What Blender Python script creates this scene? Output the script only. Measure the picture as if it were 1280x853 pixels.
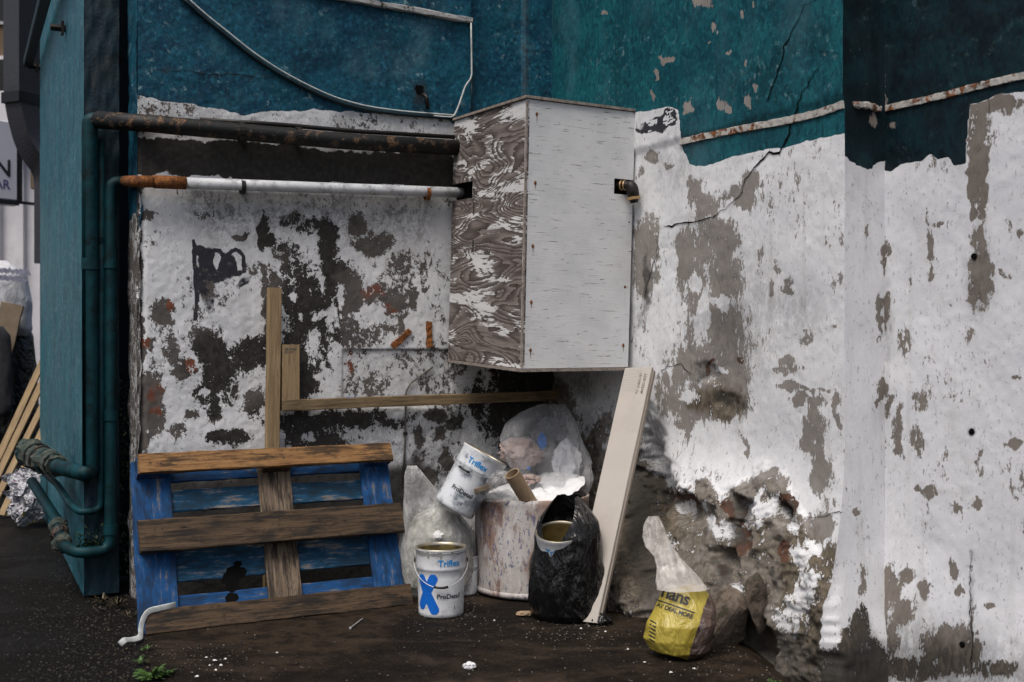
import bpy, bmesh, math, random
import numpy as np
from mathutils import Vector, Matrix
from mathutils.bvhtree import BVHTree

for o in list(bpy.data.objects):
    bpy.data.objects.remove(o)
SC = bpy.context.scene
COL = SC.collection
RNG = random.Random(7)

# ------------------------------------------------------------------ camera, world, sun, exposure
FPX, CX, HY, CAMZ = 1450.0, 640.0, 430.0, 1.35      # focal length, centre and horizon in photo pixels, eye height
cam_data = bpy.data.cameras.new('camera')
cam = bpy.data.objects.new('camera', cam_data)
COL.objects.link(cam)
cam.location = (0, 0, CAMZ)
cam.rotation_euler = (math.radians(90), 0, 0)
cam_data.sensor_width = 36.0
cam_data.lens = FPX / 1280 * 36
cam_data.shift_y = (HY - 426.5) / 1280
cam_data.clip_start = 0.05
cam_data.clip_end = 500
cam_data.dof.use_dof = True
cam_data.dof.focus_distance = 6.1
cam_data.dof.aperture_fstop = 2.4
SC.camera = cam

SUN_DIR = Vector((-0.32, -0.60, 1.30)).normalized()   # towards the bright part of the overcast sky
world = bpy.data.worlds.new('World')
SC.world = world
world.use_nodes = True
wn = world.node_tree
for n in list(wn.nodes):
    wn.nodes.remove(n)
wo = wn.nodes.new('ShaderNodeOutputWorld')
wb = wn.nodes.new('ShaderNodeBackground')
sky = wn.nodes.new('ShaderNodeTexSky')
sky.sky_type = 'NISHITA'
sky.sun_disc = False
sky.sun_elevation = math.asin(SUN_DIR.z)
sky.sun_rotation = math.atan2(SUN_DIR.x, SUN_DIR.y)
sky.air_density = 1.0
sky.dust_density = 6.0
sky.ozone_density = 1.0
wb.inputs['Strength'].default_value = 0.09
wn.links.new(sky.outputs[0], wb.inputs['Color'])
wn.links.new(wb.outputs[0], wo.inputs['Surface'])

sun_data = bpy.data.lights.new('sun', 'SUN')
sun_data.energy = 1.5
sun_data.angle = math.radians(28)
sun_data.color = (1.0, 0.975, 0.94)
sun = bpy.data.objects.new('sun', sun_data)
COL.objects.link(sun)
sun.location = (0, 0, 12)
sun.rotation_euler = (-SUN_DIR).to_track_quat('-Z', 'Y').to_euler()

SC.view_settings.view_transform = 'Standard'
SC.view_settings.look = 'None'
SC.view_settings.exposure = 0.42
SC.view_settings.gamma = 1.0
SC.view_settings.use_curve_mapping = False
SC.render.engine = 'CYCLES'
SC.render.resolution_x, SC.render.resolution_y = 1024, 682
SC.cycles.max_bounces = 8
SC.cycles.transparent_max_bounces = 16

# ------------------------------------------------------------------ numpy noise
def _hash(ix, iy, iz, seed):
    h = (ix.astype(np.int64) * 374761393 + iy.astype(np.int64) * 668265263 + iz.astype(np.int64) * 2147483647 + seed * 974634777) & 0xFFFFFFFF
    h = ((h ^ (h >> 13)) * 1274126177) & 0xFFFFFFFF
    h = ((h ^ (h >> 16)) * 2246822519) & 0xFFFFFFFF
    h = h ^ (h >> 15)
    return (h & 0xFFFFFF) / float(0xFFFFFF)

def vnoise(x, y, z=0.0, seed=0):
    x, y, z = np.broadcast_arrays(np.asarray(x, float), np.asarray(y, float), np.asarray(z, float))
    ix, iy, iz = np.floor(x), np.floor(y), np.floor(z)
    fx, fy, fz = x - ix, y - iy, z - iz
    fx, fy, fz = [f * f * (3 - 2 * f) for f in (fx, fy, fz)]
    r = 0
    for a in (0, 1):
        for b in (0, 1):
            for c in (0, 1):
                w = (fx if a else 1 - fx) * (fy if b else 1 - fy) * (fz if c else 1 - fz)
                r = r + w * _hash(ix + a, iy + b, iz + c, seed)
    return r

def fbm(x, y, z=0.0, octv=4, seed=0, gain=0.5):
    s, a, t = 0, 1.0, 0
    for i in range(octv):
        s = s + a * vnoise(np.asarray(x) * 2 ** i, np.asarray(y) * 2 ** i, np.asarray(z) * 2 ** i, seed + i * 17)
        t += a
        a *= gain
    return s / t

def ridge(x, y, z=0.0, octv=3, seed=0):
    s, a, t = 0, 1.0, 0
    for i in range(octv):
        s = s + a * (1 - np.abs(2 * vnoise(np.asarray(x) * 2 ** i, np.asarray(y) * 2 ** i, np.asarray(z) * 2 ** i, seed + i * 17) - 1))
        t += a
        a *= 0.5
    return s / t

def sstep(a, b, x):
    t = np.clip((np.asarray(x, float) - a) / (b - a), 0, 1)
    return t * t * (3 - 2 * t)

# ------------------------------------------------------------------ photo pixel -> direction -> point on a surface
def ray(px, py):
    return np.array([(px - CX) / FPX, 1.0, (HY - py) / FPX])
CAMP = np.array([0, 0, CAMZ])
def at(px, py, Z):
    return CAMP + ray(px, py) * Z
def on_ground(px, py, z=0.0):
    r = ray(px, py)
    return CAMP + r * ((z - CAMZ) / r[2])
def on_plane(px, py, p0, n):
    r = ray(px, py)
    return CAMP + r * (np.dot(p0 - CAMP, n) / np.dot(r, n))
def topx(P):
    P = np.asarray(P, float)
    return CX + FPX * P[..., 0] / P[..., 1], HY - FPX * (P[..., 2] - CAMZ) / P[..., 1]
def V3(*a):
    return np.array(a, float)
def unit(v):
    v = np.asarray(v, float)
    return v / np.linalg.norm(v)
UP = V3(0, 0, 1)

# ------------------------------------------------------------------ objects
ORG = {}
def tag(o, label, cat, group=None, kind=None):
    if label: o['label'] = label
    if cat: o['category'] = cat
    if group: o['group'] = group
    if kind: o['kind'] = kind
    return o

def thing(name, label, cat, loc, group=None):
    o = bpy.data.objects.new(name, None)
    COL.objects.link(o)
    o.location = Vector(loc)
    o.empty_display_size = 0.1
    ORG[o.name] = np.array(loc, float)
    return tag(o, label, cat, group)

def mesh(name, geo, mat, parent=None, smooth=False, origin=None, attrs=None):
    """geo = (verts, faces, uvs or None) in world metres; ONE mesh object"""
    v, f, uv = geo
    v = np.asarray(v, float)
    if parent is not None:
        org = ORG[parent.name]
    elif origin is not None:
        org = np.array(origin, float)
    else:
        lo, hi = v.min(0), v.max(0)
        org = V3((lo[0] + hi[0]) / 2, (lo[1] + hi[1]) / 2, lo[2])
    me = bpy.data.meshes.new(name)
    lv = v - org
    if isinstance(f, np.ndarray):
        k = f.shape[1]
        me.vertices.add(len(lv)); me.vertices.foreach_set('co', lv.astype(np.float32).ravel())
        me.loops.add(f.size); me.loops.foreach_set('vertex_index', f.astype(np.int32).ravel())
        me.polygons.add(len(f)); me.polygons.foreach_set('loop_start', np.arange(0, f.size, k, dtype=np.int32))
        me.update(calc_edges=True)
    else:
        me.from_pydata([tuple(p) for p in lv], [], [tuple(int(i) for i in q) for q in f])
    if uv is not None:
        ul = me.uv_layers.new(name='UVMap')
        li = np.empty(len(me.loops), np.int32)
        me.loops.foreach_get('vertex_index', li)
        ul.data.foreach_set('uv', np.asarray(uv, np.float32)[li].ravel())
    if attrs:
        for an, arr in attrs.items():
            a = me.attributes.new(an, 'FLOAT_COLOR', 'POINT')
            c = np.ones((len(lv), 4), np.float32)
            c[:, :arr.shape[1]] = arr
            a.data.foreach_set('color', c.ravel())
    if smooth:
        me.polygons.foreach_set('use_smooth', np.ones(len(me.polygons), bool))
    me.validate(); me.update()
    if mat is not None:
        for m in (mat if isinstance(mat, (list, tuple)) else [mat]):
            me.materials.append(m)
    o = bpy.data.objects.new(name, me)
    COL.objects.link(o)
    ORG[o.name] = org
    if parent is not None:
        o.parent = parent
    else:
        o.location = Vector(org)
    return o

def cat_geo(*gs):
    vs, fs, us, n = [], [], [], 0
    for v, f, uv in gs:
        v = np.asarray(v, float)
        vs.append(v)
        fs += [[int(i) + n for i in q] for q in f]
        us.append(np.zeros((len(v), 2)) if uv is None else np.asarray(uv, float))
        n += len(v)
    return np.vstack(vs), fs, np.vstack(us)

def grid_faces(nu, nv):
    i = np.arange((nu - 1) * (nv - 1))
    a = (i // (nv - 1)) * nv + i % (nv - 1)
    return np.stack([a, a + nv, a + nv + 1, a + 1], 1)

def plank(p0, p1, wdir, w, t, nseg=6, wob=0.0015, ch=0.003, seed=0, uvo=None):
    """board from p0 to p1 (centre line), width w along wdir, thickness t across; edges chamfered and a little uneven"""
    p0, p1 = np.asarray(p0, float), np.asarray(p1, float)
    L = np.linalg.norm(p1 - p0)
    d = (p1 - p0) / L
    wd = np.asarray(wdir, float)
    wd = unit(wd - d * np.dot(wd, d))
    td = np.cross(d, wd)
    r = random.Random(seed * 7919 + 13)
    uo = (r.random() * 20, r.random() * 20) if uvo is None else uvo
    hw, ht = w / 2, t / 2
    ch = min(ch, ht * 0.6)
    sec = [(-hw + ch, -ht), (hw - ch, -ht), (hw, -ht + ch), (hw, ht - ch), (hw - ch, ht), (-hw + ch, ht), (-hw, ht - ch), (-hw, -ht + ch)]
    v, uv, f = [], [], []
    for k in range(nseg + 1):
        q = k / nseg
        for (a, b) in sec:
            a2, b2 = a + r.uniform(-wob, wob), b + r.uniform(-wob, wob) * 0.6
            e = r.uniform(-wob, wob) * 1.5 if k in (0, nseg) else 0
            v.append(p0 + d * (q * L + e) + wd * a2 + td * b2)
            uv.append((uo[0] + q * L, uo[1] + a + b * 0.7))
    for k in range(nseg):
        for j in range(8):
            j2 = (j + 1) % 8
            f.append([k * 8 + j, k * 8 + j2, k * 8 + 8 + j2, k * 8 + 8 + j])
    f.append(list(range(7, -1, -1)))
    f.append([nseg * 8 + j for j in range(8)])
    return np.array(v), f, np.array(uv)

def boxgeo(p, ax, ay, az, ch=0.003):
    """box from corner p along three edge vectors"""
    p, ax, ay, az = [np.asarray(q, float) for q in (p, ax, ay, az)]
    c0 = p + ay / 2 + az / 2
    return plank(c0, c0 + ax, ay, np.linalg.norm(ay), np.linalg.norm(az), nseg=1, wob=0.0, ch=ch)

def fillet(pts, r, n=6):
    pts = [np.asarray(p, float) for p in pts]
    out = [pts[0]]
    for i in range(1, len(pts) - 1):
        a, b, c = pts[i - 1], pts[i], pts[i + 1]
        d1, d2 = a - b, c - b
        k = min(r, np.linalg.norm(d1) * 0.45, np.linalg.norm(d2) * 0.45)
        s, e = b + unit(d1) * k, b + unit(d2) * k
        for j in range(n + 1):
            t = j / n
            out.append((1 - t) ** 2 * s + 2 * t * (1 - t) * b + t * t * e)
    out.append(pts[-1])
    return out

def tube(pts, rad, seg=12, cap=True, sx=1.0, jit=0.0, seed=0):
    pts = [np.asarray(p, float) for p in pts]
    n = len(pts)
    rad = [rad] * n if np.isscalar(rad) else list(rad)
    tang = [unit(pts[min(i + 1, n - 1)] - pts[max(i - 1, 0)]) for i in range(n)]
    u = np.cross(tang[0], UP)
    if np.linalg.norm(u) < 1e-3:
        u = np.cross(tang[0], V3(1, 0, 0))
    u = unit(u)
    r = random.Random(seed)
    v, uv, f, L = [], [], [], 0
    for i in range(n):
        u = unit(u - tang[i] * np.dot(u, tang[i]))
        w = np.cross(tang[i], u)
        if i: L += np.linalg.norm(pts[i] - pts[i - 1])
        for j in range(seg):
            a = 2 * math.pi * j / seg
            rr = rad[i] * (1 + r.uniform(-jit, jit))
            v.append(pts[i] + (u * math.cos(a) * sx + w * math.sin(a)) * rr)
            uv.append((L, j / seg * 2 * math.pi * rad[i]))
    for i in range(n - 1):
        for j in range(seg):
            j2 = (j + 1) % seg
            f.append([i * seg + j, i * seg + j2, (i + 1) * seg + j2, (i + 1) * seg + j])
    if cap:
        f.append(list(range(seg - 1, -1, -1)))
        f.append([(n - 1) * seg + j for j in range(seg)])
    return np.array(v), f, np.array(uv)

def lathe(prof, seg=40, mat=None, closed_bottom=True, th0=0.0):
    """profile of (radius, z) turned round z; mat = 4x4 placing"""
    v, uv, f = [], [], []
    L = 0
    for i, (r, z) in enumerate(prof):
        if i: L += math.hypot(r - prof[i - 1][0], z - prof[i - 1][1])
        for j in range(seg):
            a = th0 + 2 * math.pi * j / seg
            v.append((r * math.cos(a), r * math.sin(a), z))
            uv.append((a * max(r, 0.02), L))
    for i in range(len(prof) - 1):
        for j in range(seg):
            j2 = (j + 1) % seg
            f.append([i * seg + j, i * seg + j2, (i + 1) * seg + j2, (i + 1) * seg + j])
    if closed_bottom:
        f.append(list(range(seg - 1, -1, -1)))
    v = np.array(v)
    if mat is not None:
        v = xf(v, mat)
    return v, f, np.array(uv)

def xf(v, m):
    m = np.array(m)
    return v @ m[:3, :3].T + m[:3, 3]

def frame(origin, zdir, xdir=(1, 0, 0)):
    z = unit(zdir)
    x = np.asarray(xdir, float)
    x = unit(x - z * np.dot(x, z))
    y = np.cross(z, x)
    m = np.eye(4)
    m[:3, 0], m[:3, 1], m[:3, 2], m[:3, 3] = x, y, z, origin
    return m

def text_geo(s, size, bold=0.0, shear=0.0, spacing=1.0):
    c = bpy.data.curves.new('lettering_curve', 'FONT')
    c.body = s
    c.size = size
    c.offset = bold
    c.shear = shear
    c.space_character = spacing
    c.resolution_u = 3
    o = bpy.data.objects.new('lettering_curve', c)
    COL.objects.link(o)
    dg = bpy.context.evaluated_depsgraph_get()
    me = bpy.data.meshes.new_from_object(o.evaluated_get(dg))
    v = np.array([x.co[:] for x in me.vertices])
    f = [list(p.vertices) for p in me.polygons]
    bpy.data.objects.remove(o); bpy.data.curves.remove(c); bpy.data.meshes.remove(me)
    return v[:, :2], f

def ribbon(pts, widths, n, off=0.0):
    """flat strip along pts, facing n"""
    pts = [np.asarray(p, float) for p in pts]
    n = np.asarray(n, float)
    v, f = [], []
    for i, p in enumerate(pts):
        t = pts[min(i + 1, len(pts) - 1)] - pts[max(i - 1, 0)]
        s = unit(np.cross(n, t))
        w = widths[i] if not np.isscalar(widths) else widths
        v += [p + s * w / 2 + n * off, p - s * w / 2 + n * off]
    for i in range(len(pts) - 1):
        f.append([2 * i, 2 * i + 1, 2 * i + 3, 2 * i + 2])
    return np.array(v), f, None

# ------------------------------------------------------------------ node helper
class NT:
    def __init__(s, name, rough=0.6, spec=0.4, metal=0.0):
        s.m = bpy.data.materials.new(name)
        s.m.use_nodes = True
        s.t = s.m.node_tree
        for n in list(s.t.nodes): s.t.nodes.remove(n)
        s.out = s.t.nodes.new('ShaderNodeOutputMaterial')
        s.b = s.t.nodes.new('ShaderNodeBsdfPrincipled')
        s.t.links.new(s.b.outputs[0], s.out.inputs['Surface'])
        s.b.inputs['Roughness'].default_value = rough
        s.b.inputs['Specular IOR Level'].default_value = spec
        s.b.inputs['Metallic'].default_value = metal
        s.tc = s.t.nodes.new('ShaderNodeTexCoord')
        s.obj = s.tc.outputs['Object']
        s.uv = s.tc.outputs['UV']
    def n(s, typ): return s.t.nodes.new(typ)
    def put(s, sock, val):
        if hasattr(val, 'links'): s.t.links.new(val, sock)
        elif isinstance(val, (tuple, list)) and len(val) == 3 and sock.type == 'RGBA': sock.default_value = (*val, 1)
        else: sock.default_value = val
    def map(s, vec, scale=(1, 1, 1), loc=(0, 0, 0), rot=(0, 0, 0)):
        m = s.n('ShaderNodeMapping')
        s.put(m.inputs['Vector'], vec)
        m.inputs['Scale'].default_value = scale
        m.inputs['Location'].default_value = loc
        m.inputs['Rotation'].default_value = rot
        return m.outputs[0]
    def noise(s, vec, scale=5, detail=4, rough=0.55, dist=0.0, col=False):
        m = s.n('ShaderNodeTexNoise')
        s.put(m.inputs['Vector'], vec)
        m.inputs['Scale'].default_value = scale
        m.inputs['Detail'].default_value = detail
        m.inputs['Roughness'].default_value = rough
        m.inputs['Distortion'].default_value = dist
        return m.outputs['Color' if col else 'Fac']
    def voro(s, vec, scale=5, feature='F1', out='Distance'):
        m = s.n('ShaderNodeTexVoronoi')
        m.feature = feature
        s.put(m.inputs['Vector'], vec)
        m.inputs['Scale'].default_value = scale
        return m.outputs[out]
    def wave(s, vec, scale=5, dist=2, detail=2, dscale=1.0):
        m = s.n('ShaderNodeTexWave')
        s.put(m.inputs['Vector'], vec)
        m.inputs['Scale'].default_value = scale
        m.inputs['Distortion'].default_value = dist
        m.inputs['Detail'].default_value = detail
        m.inputs['Detail Scale'].default_value = dscale
        return m.outputs['Fac']
    def math(s, op, a, b=0.0, clamp=False):
        m = s.n('ShaderNodeMath')
        m.operation = op
        m.use_clamp = clamp
        s.put(m.inputs[0], a); s.put(m.inputs[1], b)
        return m.outputs[0]
    def step(s, x, a, b):
        m = s.n('ShaderNodeMapRange')
        m.interpolation_type = 'SMOOTHSTEP'
        s.put(m.inputs['Value'], x)
        m.inputs['From Min'].default_value = a
        m.inputs['From Max'].default_value = b
        return m.outputs['Result']
    def mix(s, f, a, b, blend='MIX'):
        m = s.n('ShaderNodeMix')
        m.data_type = 'RGBA'
        m.blend_type = blend
        s.put(m.inputs['Factor'], f)
        s.put(m.inputs[6], a); s.put(m.inputs[7], b)
        return m.outputs[2]
    def attr(s, name):
        m = s.n('ShaderNodeAttribute')
        m.attribute_name = name
        x = s.n('ShaderNodeSeparateColor')
        s.t.links.new(m.outputs['Color'], x.inputs[0])
        return x.outputs[0], x.outputs[1], x.outputs[2]
    def rnd(s):
        return s.n('ShaderNodeObjectInfo').outputs['Random']
    def bump(s, h, dist=0.003, strength=0.6, prev=None):
        m = s.n('ShaderNodeBump')
        m.inputs['Distance'].default_value = dist
        m.inputs['Strength'].default_value = strength
        s.put(m.inputs['Height'], h)
        if prev is not None: s.put(m.inputs['Normal'], prev)
        return m.outputs[0]
    def done(s, col=None, rough=None, normal=None, metal=None, alpha=None):
        for k, v in (('Base Color', col), ('Roughness', rough), ('Normal', normal), ('Metallic', metal), ('Alpha', alpha)):
            if v is not None: s.put(s.b.inputs[k], v)
        return s.m
# ------------------------------------------------------------------ materials
def wall_mat(name, white, teal_a, teal_b, bare_l, bare_d, streak=2.0, offset=(0, 0, 0), scuff=1.0, rust=(0.30, 0.10, 0.055)):
    k = NT(name, rough=0.8, spec=0.25)
    P, T, D = k.attr('wear')        # paint left on, teal coat, grime and painted shade
    B, G, K = k.attr('marks')       # brick showing, spray paint, dark damp render
    vec = k.map(k.obj, (1, 1, 1), offset)
    st = k.map(k.obj, (1, 1, 1 / streak), offset)
    n_mid = k.noise(st, 9, 5, 0.62)
    n_fin = k.noise(st, 36, 8, 0.72, 0.35)
    n_big = k.noise(vec, 2.2, 5, 0.6)
    n_gr = k.noise(vec, 160, 3, 0.6)
    n_vf = k.noise(st, 120, 4, 0.7)
    nn = k.math('ADD', k.math('MULTIPLY', k.math('SUBTRACT', n_mid, 0.5), 1.2), k.math('MULTIPLY', k.math('SUBTRACT', n_fin, 0.5), 1.5))
    nn = k.math('ADD', nn, k.math('MULTIPLY', k.math('SUBTRACT', n_vf, 0.5), 1.1))
    pm = k.step(k.math('ADD', P, nn), 0.485, 0.515)
    pe = k.step(k.math('ADD', P, nn), 0.44, 0.50)           # thin worn edge round the paint
    # bare render
    bl = k.mix(k.step(n_big, 0.35, 0.65), bare_l, tuple(c * 0.72 for c in bare_l))
    bl = k.mix(k.math('MULTIPLY', k.step(n_fin, 0.45, 0.7), 0.45), bl, tuple(c * 0.5 for c in bare_l))
    kd = k.step(k.math('ADD', K, k.math('MULTIPLY', k.math('SUBTRACT', n_mid, 0.5), 0.9)), 0.25, 0.75)
    bare = k.mix(kd, bl, k.mix(k.step(n_fin, 0.36, 0.62), bare_d, tuple(c * 0.4 for c in bare_d)))
    bm = k.step(k.math('ADD', B, k.math('MULTIPLY', k.math('SUBTRACT', n_mid, 0.5), 0.8)), 0.45, 0.6)
    bare = k.mix(bm, bare, k.mix(n_fin, rust, tuple(c * .5 for c in rust)))
    bare = k.mix(k.math('MULTIPLY', k.math('SUBTRACT', 1.0, pe), 0.25), bare, tuple(c * 0.5 for c in bare_d))
    # white coat
    wh = k.mix(k.step(n_big, 0.4, 0.75), white, tuple(c * f for c, f in zip(white, (0.84, 0.85, 0.86))))
    wh = k.mix(k.math('MULTIPLY', k.step(n_gr, 0.55, 0.75), 0.25), wh, (0.42, 0.42, 0.41))
    run = k.noise(k.map(k.obj, (1, 1, 0.07), offset), 14, 4, 0.6)
    wh = k.mix(k.math('MULTIPLY', k.step(run, 0.52, 0.70), 0.22), wh, (0.36, 0.345, 0.32))
    wh = k.mix(k.math('MULTIPLY', k.step(k.noise(vec, 5.5, 6, 0.7, 0.5), 0.52, 0.68), 0.22), wh, (0.40, 0.385, 0.36))
    pits = k.step(k.noise(st, 70, 3, 0.7), 0.61, 0.66)
    wh = k.mix(k.math('MULTIPLY', pits, 0.55), wh, (0.2, 0.19, 0.18))
    # teal coat
    tm = k.step(k.math('ADD', T, k.math('ADD', k.math('MULTIPLY', k.math('SUBTRACT', n_fin, 0.5), 0.35), k.math('MULTIPLY', k.math('SUBTRACT', n_gr, 0.5), 0.18))), 0.48, 0.52)
    te = k.mix(k.step(k.noise(vec, 4.5, 6, 0.65, 0.4), 0.40, 0.60), teal_a, teal_b)
    te = k.mix(k.math('MULTIPLY', k.step(k.noise(vec, 1.9, 4, 0.6, 0.8), 0.50, 0.66), 0.6), te, tuple(c * 0.5 for c in teal_a))
    te = k.mix(k.math('MULTIPLY', k.step(k.noise(vec, 34, 5, 0.7), 0.48, 0.72), 0.55 * scuff), te, tuple(c * 1.9 + 0.012 for c in teal_b))
    te = k.mix(k.math('MULTIPLY', k.step(k.noise(st, 55, 4, 0.7), 0.48, 0.64), 0.7), te, tuple(c * 0.45 for c in teal_a))
    sc = k.math('MULTIPLY', k.step(k.noise(vec, 22, 7, 0.75), 0.56, 0.66), k.step(k.noise(vec, 3.1, 3, 0.5), 0.46, 0.62))
    te = k.mix(k.math('MULTIPLY', sc, 0.6 * scuff), te, (0.20, 0.33, 0.36))
    pale = k.math('MULTIPLY', k.step(k.noise(st, 3.3, 5, 0.6), 0.52, 0.75), 0.38 * scuff)
    te = k.mix(pale, te, (0.075, 0.17, 0.21))
    coat = k.mix(tm, wh, te)
    gm = k.math('MULTIPLY', k.step(k.math('ADD', G, k.math('MULTIPLY', k.math('SUBTRACT', n_fin, 0.5), 1.0)), 0.33, 0.60), 0.97)
    coat = k.mix(gm, coat, (0.012, 0.013, 0.022))
    col = k.mix(pm, bare, coat)
    # grime in runs and blooms, and the painted shade
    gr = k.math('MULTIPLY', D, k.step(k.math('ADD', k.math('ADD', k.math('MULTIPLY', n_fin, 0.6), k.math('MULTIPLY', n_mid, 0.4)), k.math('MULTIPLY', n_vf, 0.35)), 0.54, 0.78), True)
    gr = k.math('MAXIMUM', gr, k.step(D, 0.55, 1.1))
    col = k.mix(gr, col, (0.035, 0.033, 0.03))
    h = k.math('ADD', k.math('MULTIPLY', pm, 0.7), k.math('ADD', k.math('MULTIPLY', n_vf, 0.35), k.math('MULTIPLY', n_gr, 0.25)))
    nrm = k.bump(h, 0.0045, 0.8)
    rough = k.math('SUBTRACT', 0.85, k.math('MULTIPLY', k.math('MULTIPLY', tm, pm), 0.30))
    return k.done(col, rough, nrm)

def wood_mat(name, light, dark, stain=(0.02, 0.017, 0.014), stain_amt=0.5, grain=1.0, rough=0.75, paint=None, paint_wear=0.5):
    k = NT(name, rough=rough, spec=0.3)
    rv = k.n('ShaderNodeCombineXYZ')
    k.put(rv.inputs[0], k.math('MULTIPLY', k.rnd(), 31.0)); k.put(rv.inputs[1], k.math('MULTIPLY', k.rnd(), 17.0))
    av = k.n('ShaderNodeVectorMath'); av.operation = 'ADD'
    k.put(av.inputs[0], k.uv); k.put(av.inputs[1], rv.outputs[0])
    uv = av.outputs[0]
    g1 = k.noise(k.map(uv, (2.0, 34 * grain, 1)), 1.6, 7, 0.68, 1.0)
    g2 = k.noise(k.map(uv, (9, 260 * grain, 1)), 1.0, 3, 0.6)
    b = k.noise(k.map(uv, (3.0, 9.0, 1)), 1.5, 5, 0.65)
    knot = k.voro(k.map(uv, (3.3, 9.0, 1)), 1.0)
    col = k.mix(k.step(g1, 0.35, 0.66), light, dark)
    col = k.mix(k.math('MULTIPLY', k.step(g2, 0.5, 0.7), 0.45), col, tuple(c * 0.45 for c in dark))
    col = k.mix(k.step(knot, 0.075, 0.03), col, tuple(c * 0.3 for c in dark))
    h = k.math('ADD', k.math('MULTIPLY', g1, 0.5), k.math('MULTIPLY', g2, 0.5))
    if paint is not None:
        pm = k.step(k.math('ADD', k.math('MULTIPLY', b, 0.75), k.math('MULTIPLY', g1, 0.45)), paint_wear - 0.05, paint_wear + 0.06)
        pc = k.mix(k.step(b, 0.4, 0.65), paint, tuple(c * 0.55 for c in paint))
        pc = k.mix(k.math('MULTIPLY', k.step(g2, 0.52, 0.66), 0.35), pc, tuple(c * 1.3 + 0.01 for c in paint))
        col = k.mix(pm, col, pc)
        col = k.mix(k.math('MULTIPLY', k.step(k.noise(k.map(uv, (7, 26, 1)), 1.6, 5, 0.7), 0.52, 0.66), 0.75), col, (0.012, 0.016, 0.022))
    col = k.mix(k.math('MULTIPLY', k.step(k.math('ADD', k.math('MULTIPLY', b, 0.65), k.math('MULTIPLY', g1, 0.35)), 0.47, 0.59), stain_amt), col, stain)
    col = k.mix(k.math('MULTIPLY', k.step(k.noise(k.map(uv, (14, 40, 1), (3, 1, 0)), 1.4, 5, 0.7), 0.54, 0.64), stain_amt * 0.7), col, stain)
    return k.done(col, None, k.bump(h, 0.004, 0.7))

def plain_mat(name, col, rough=0.6, var=0.2, scale=20, bump=0.0, spec=0.4, metal=0.0, dirt=None, dirt_amt=0.5, dscale=9, wet=None):
    k = NT(name, rough=rough, spec=spec, metal=metal)
    n = k.noise(k.obj, scale, 5, 0.6)
    c = k.mix(k.step(n, 0.3, 0.7), col, tuple(x * (1 - var) for x in col))
    if dirt is not None:
        c = k.mix(k.math('MULTIPLY', k.step(k.noise(k.obj, dscale, 6, 0.7), 0.48, 0.66), dirt_amt), c, dirt)
    nr = k.bump(k.noise(k.obj, scale * 4, 4, 0.6), 0.003, bump) if bump else None
    return k.done(c, None, nr)

def rust_mat(name, base, cover=0.5, rough=0.7, scale=14, spec=0.4, rust_a=(0.22, 0.07, 0.018), rust_b=(0.05, 0.02, 0.012)):
    k = NT(name, rough=rough, spec=spec)
    a = k.noise(k.obj, scale, 6, 0.7, 0.4)
    b = k.noise(k.obj, scale * 4, 5, 0.65)
    rc = k.mix(k.step(b, 0.35, 0.65), rust_a, rust_b)
    m = k.step(k.math('ADD', k.math('MULTIPLY', a, 0.75), k.math('MULTIPLY', b, 0.25)), 0.5 + (0.5 - cover) * 0.4, 0.56 + (0.5 - cover) * 0.4)
    bc = k.mix(k.step(b, 0.4, 0.7), base, tuple(x * 0.6 for x in base))
    return k.done(k.mix(m, bc, rc), None, k.bump(k.math('ADD', b, m), 0.003, 0.6))

MW_L = wall_mat('peeling_render', (0.74, 0.75, 0.76), (0.0025, 0.046, 0.088), (0.006, 0.080, 0.125), (0.16, 0.143, 0.13), (0.052, 0.048, 0.043), 1.3, scuff=1.5)
MW_R = wall_mat('peeling_render_pale', (0.76, 0.77, 0.79), (0.003, 0.060, 0.083), (0.007, 0.098, 0.122), (0.36, 0.335, 0.315), (0.175, 0.145, 0.105), 2.2, (3.1, 1.7, 0.4), rust=(0.115, 0.042, 0.022))
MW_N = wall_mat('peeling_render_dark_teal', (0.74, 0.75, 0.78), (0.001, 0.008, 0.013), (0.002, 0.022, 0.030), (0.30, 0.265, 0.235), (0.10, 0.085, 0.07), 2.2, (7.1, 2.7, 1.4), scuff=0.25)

def stone_mat():
    k = NT('rubble_stone', rough=0.8, spec=0.3)
    n1 = k.noise(k.obj, 9, 8, 0.7); n2 = k.noise(k.obj, 60, 5, 0.75)
    c = k.mix(k.step(n1, 0.40, 0.60), (0.17, 0.135, 0.105), (0.06, 0.048, 0.037))
    c = k.mix(k.math('MULTIPLY', k.step(n2, 0.5, 0.65), 0.5), c, (0.02, 0.018, 0.014))
    c = k.mix(k.math('MULTIPLY', k.step(k.noise(k.obj, 9, 5, 0.6), 0.56, 0.66), 0.5), c, (0.05, 0.055, 0.025))
    return k.done(c, None, k.bump(k.math('ADD', n1, k.math('MULTIPLY', n2, 0.5)), 0.012, 0.8))
M_STONE = stone_mat()

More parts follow.
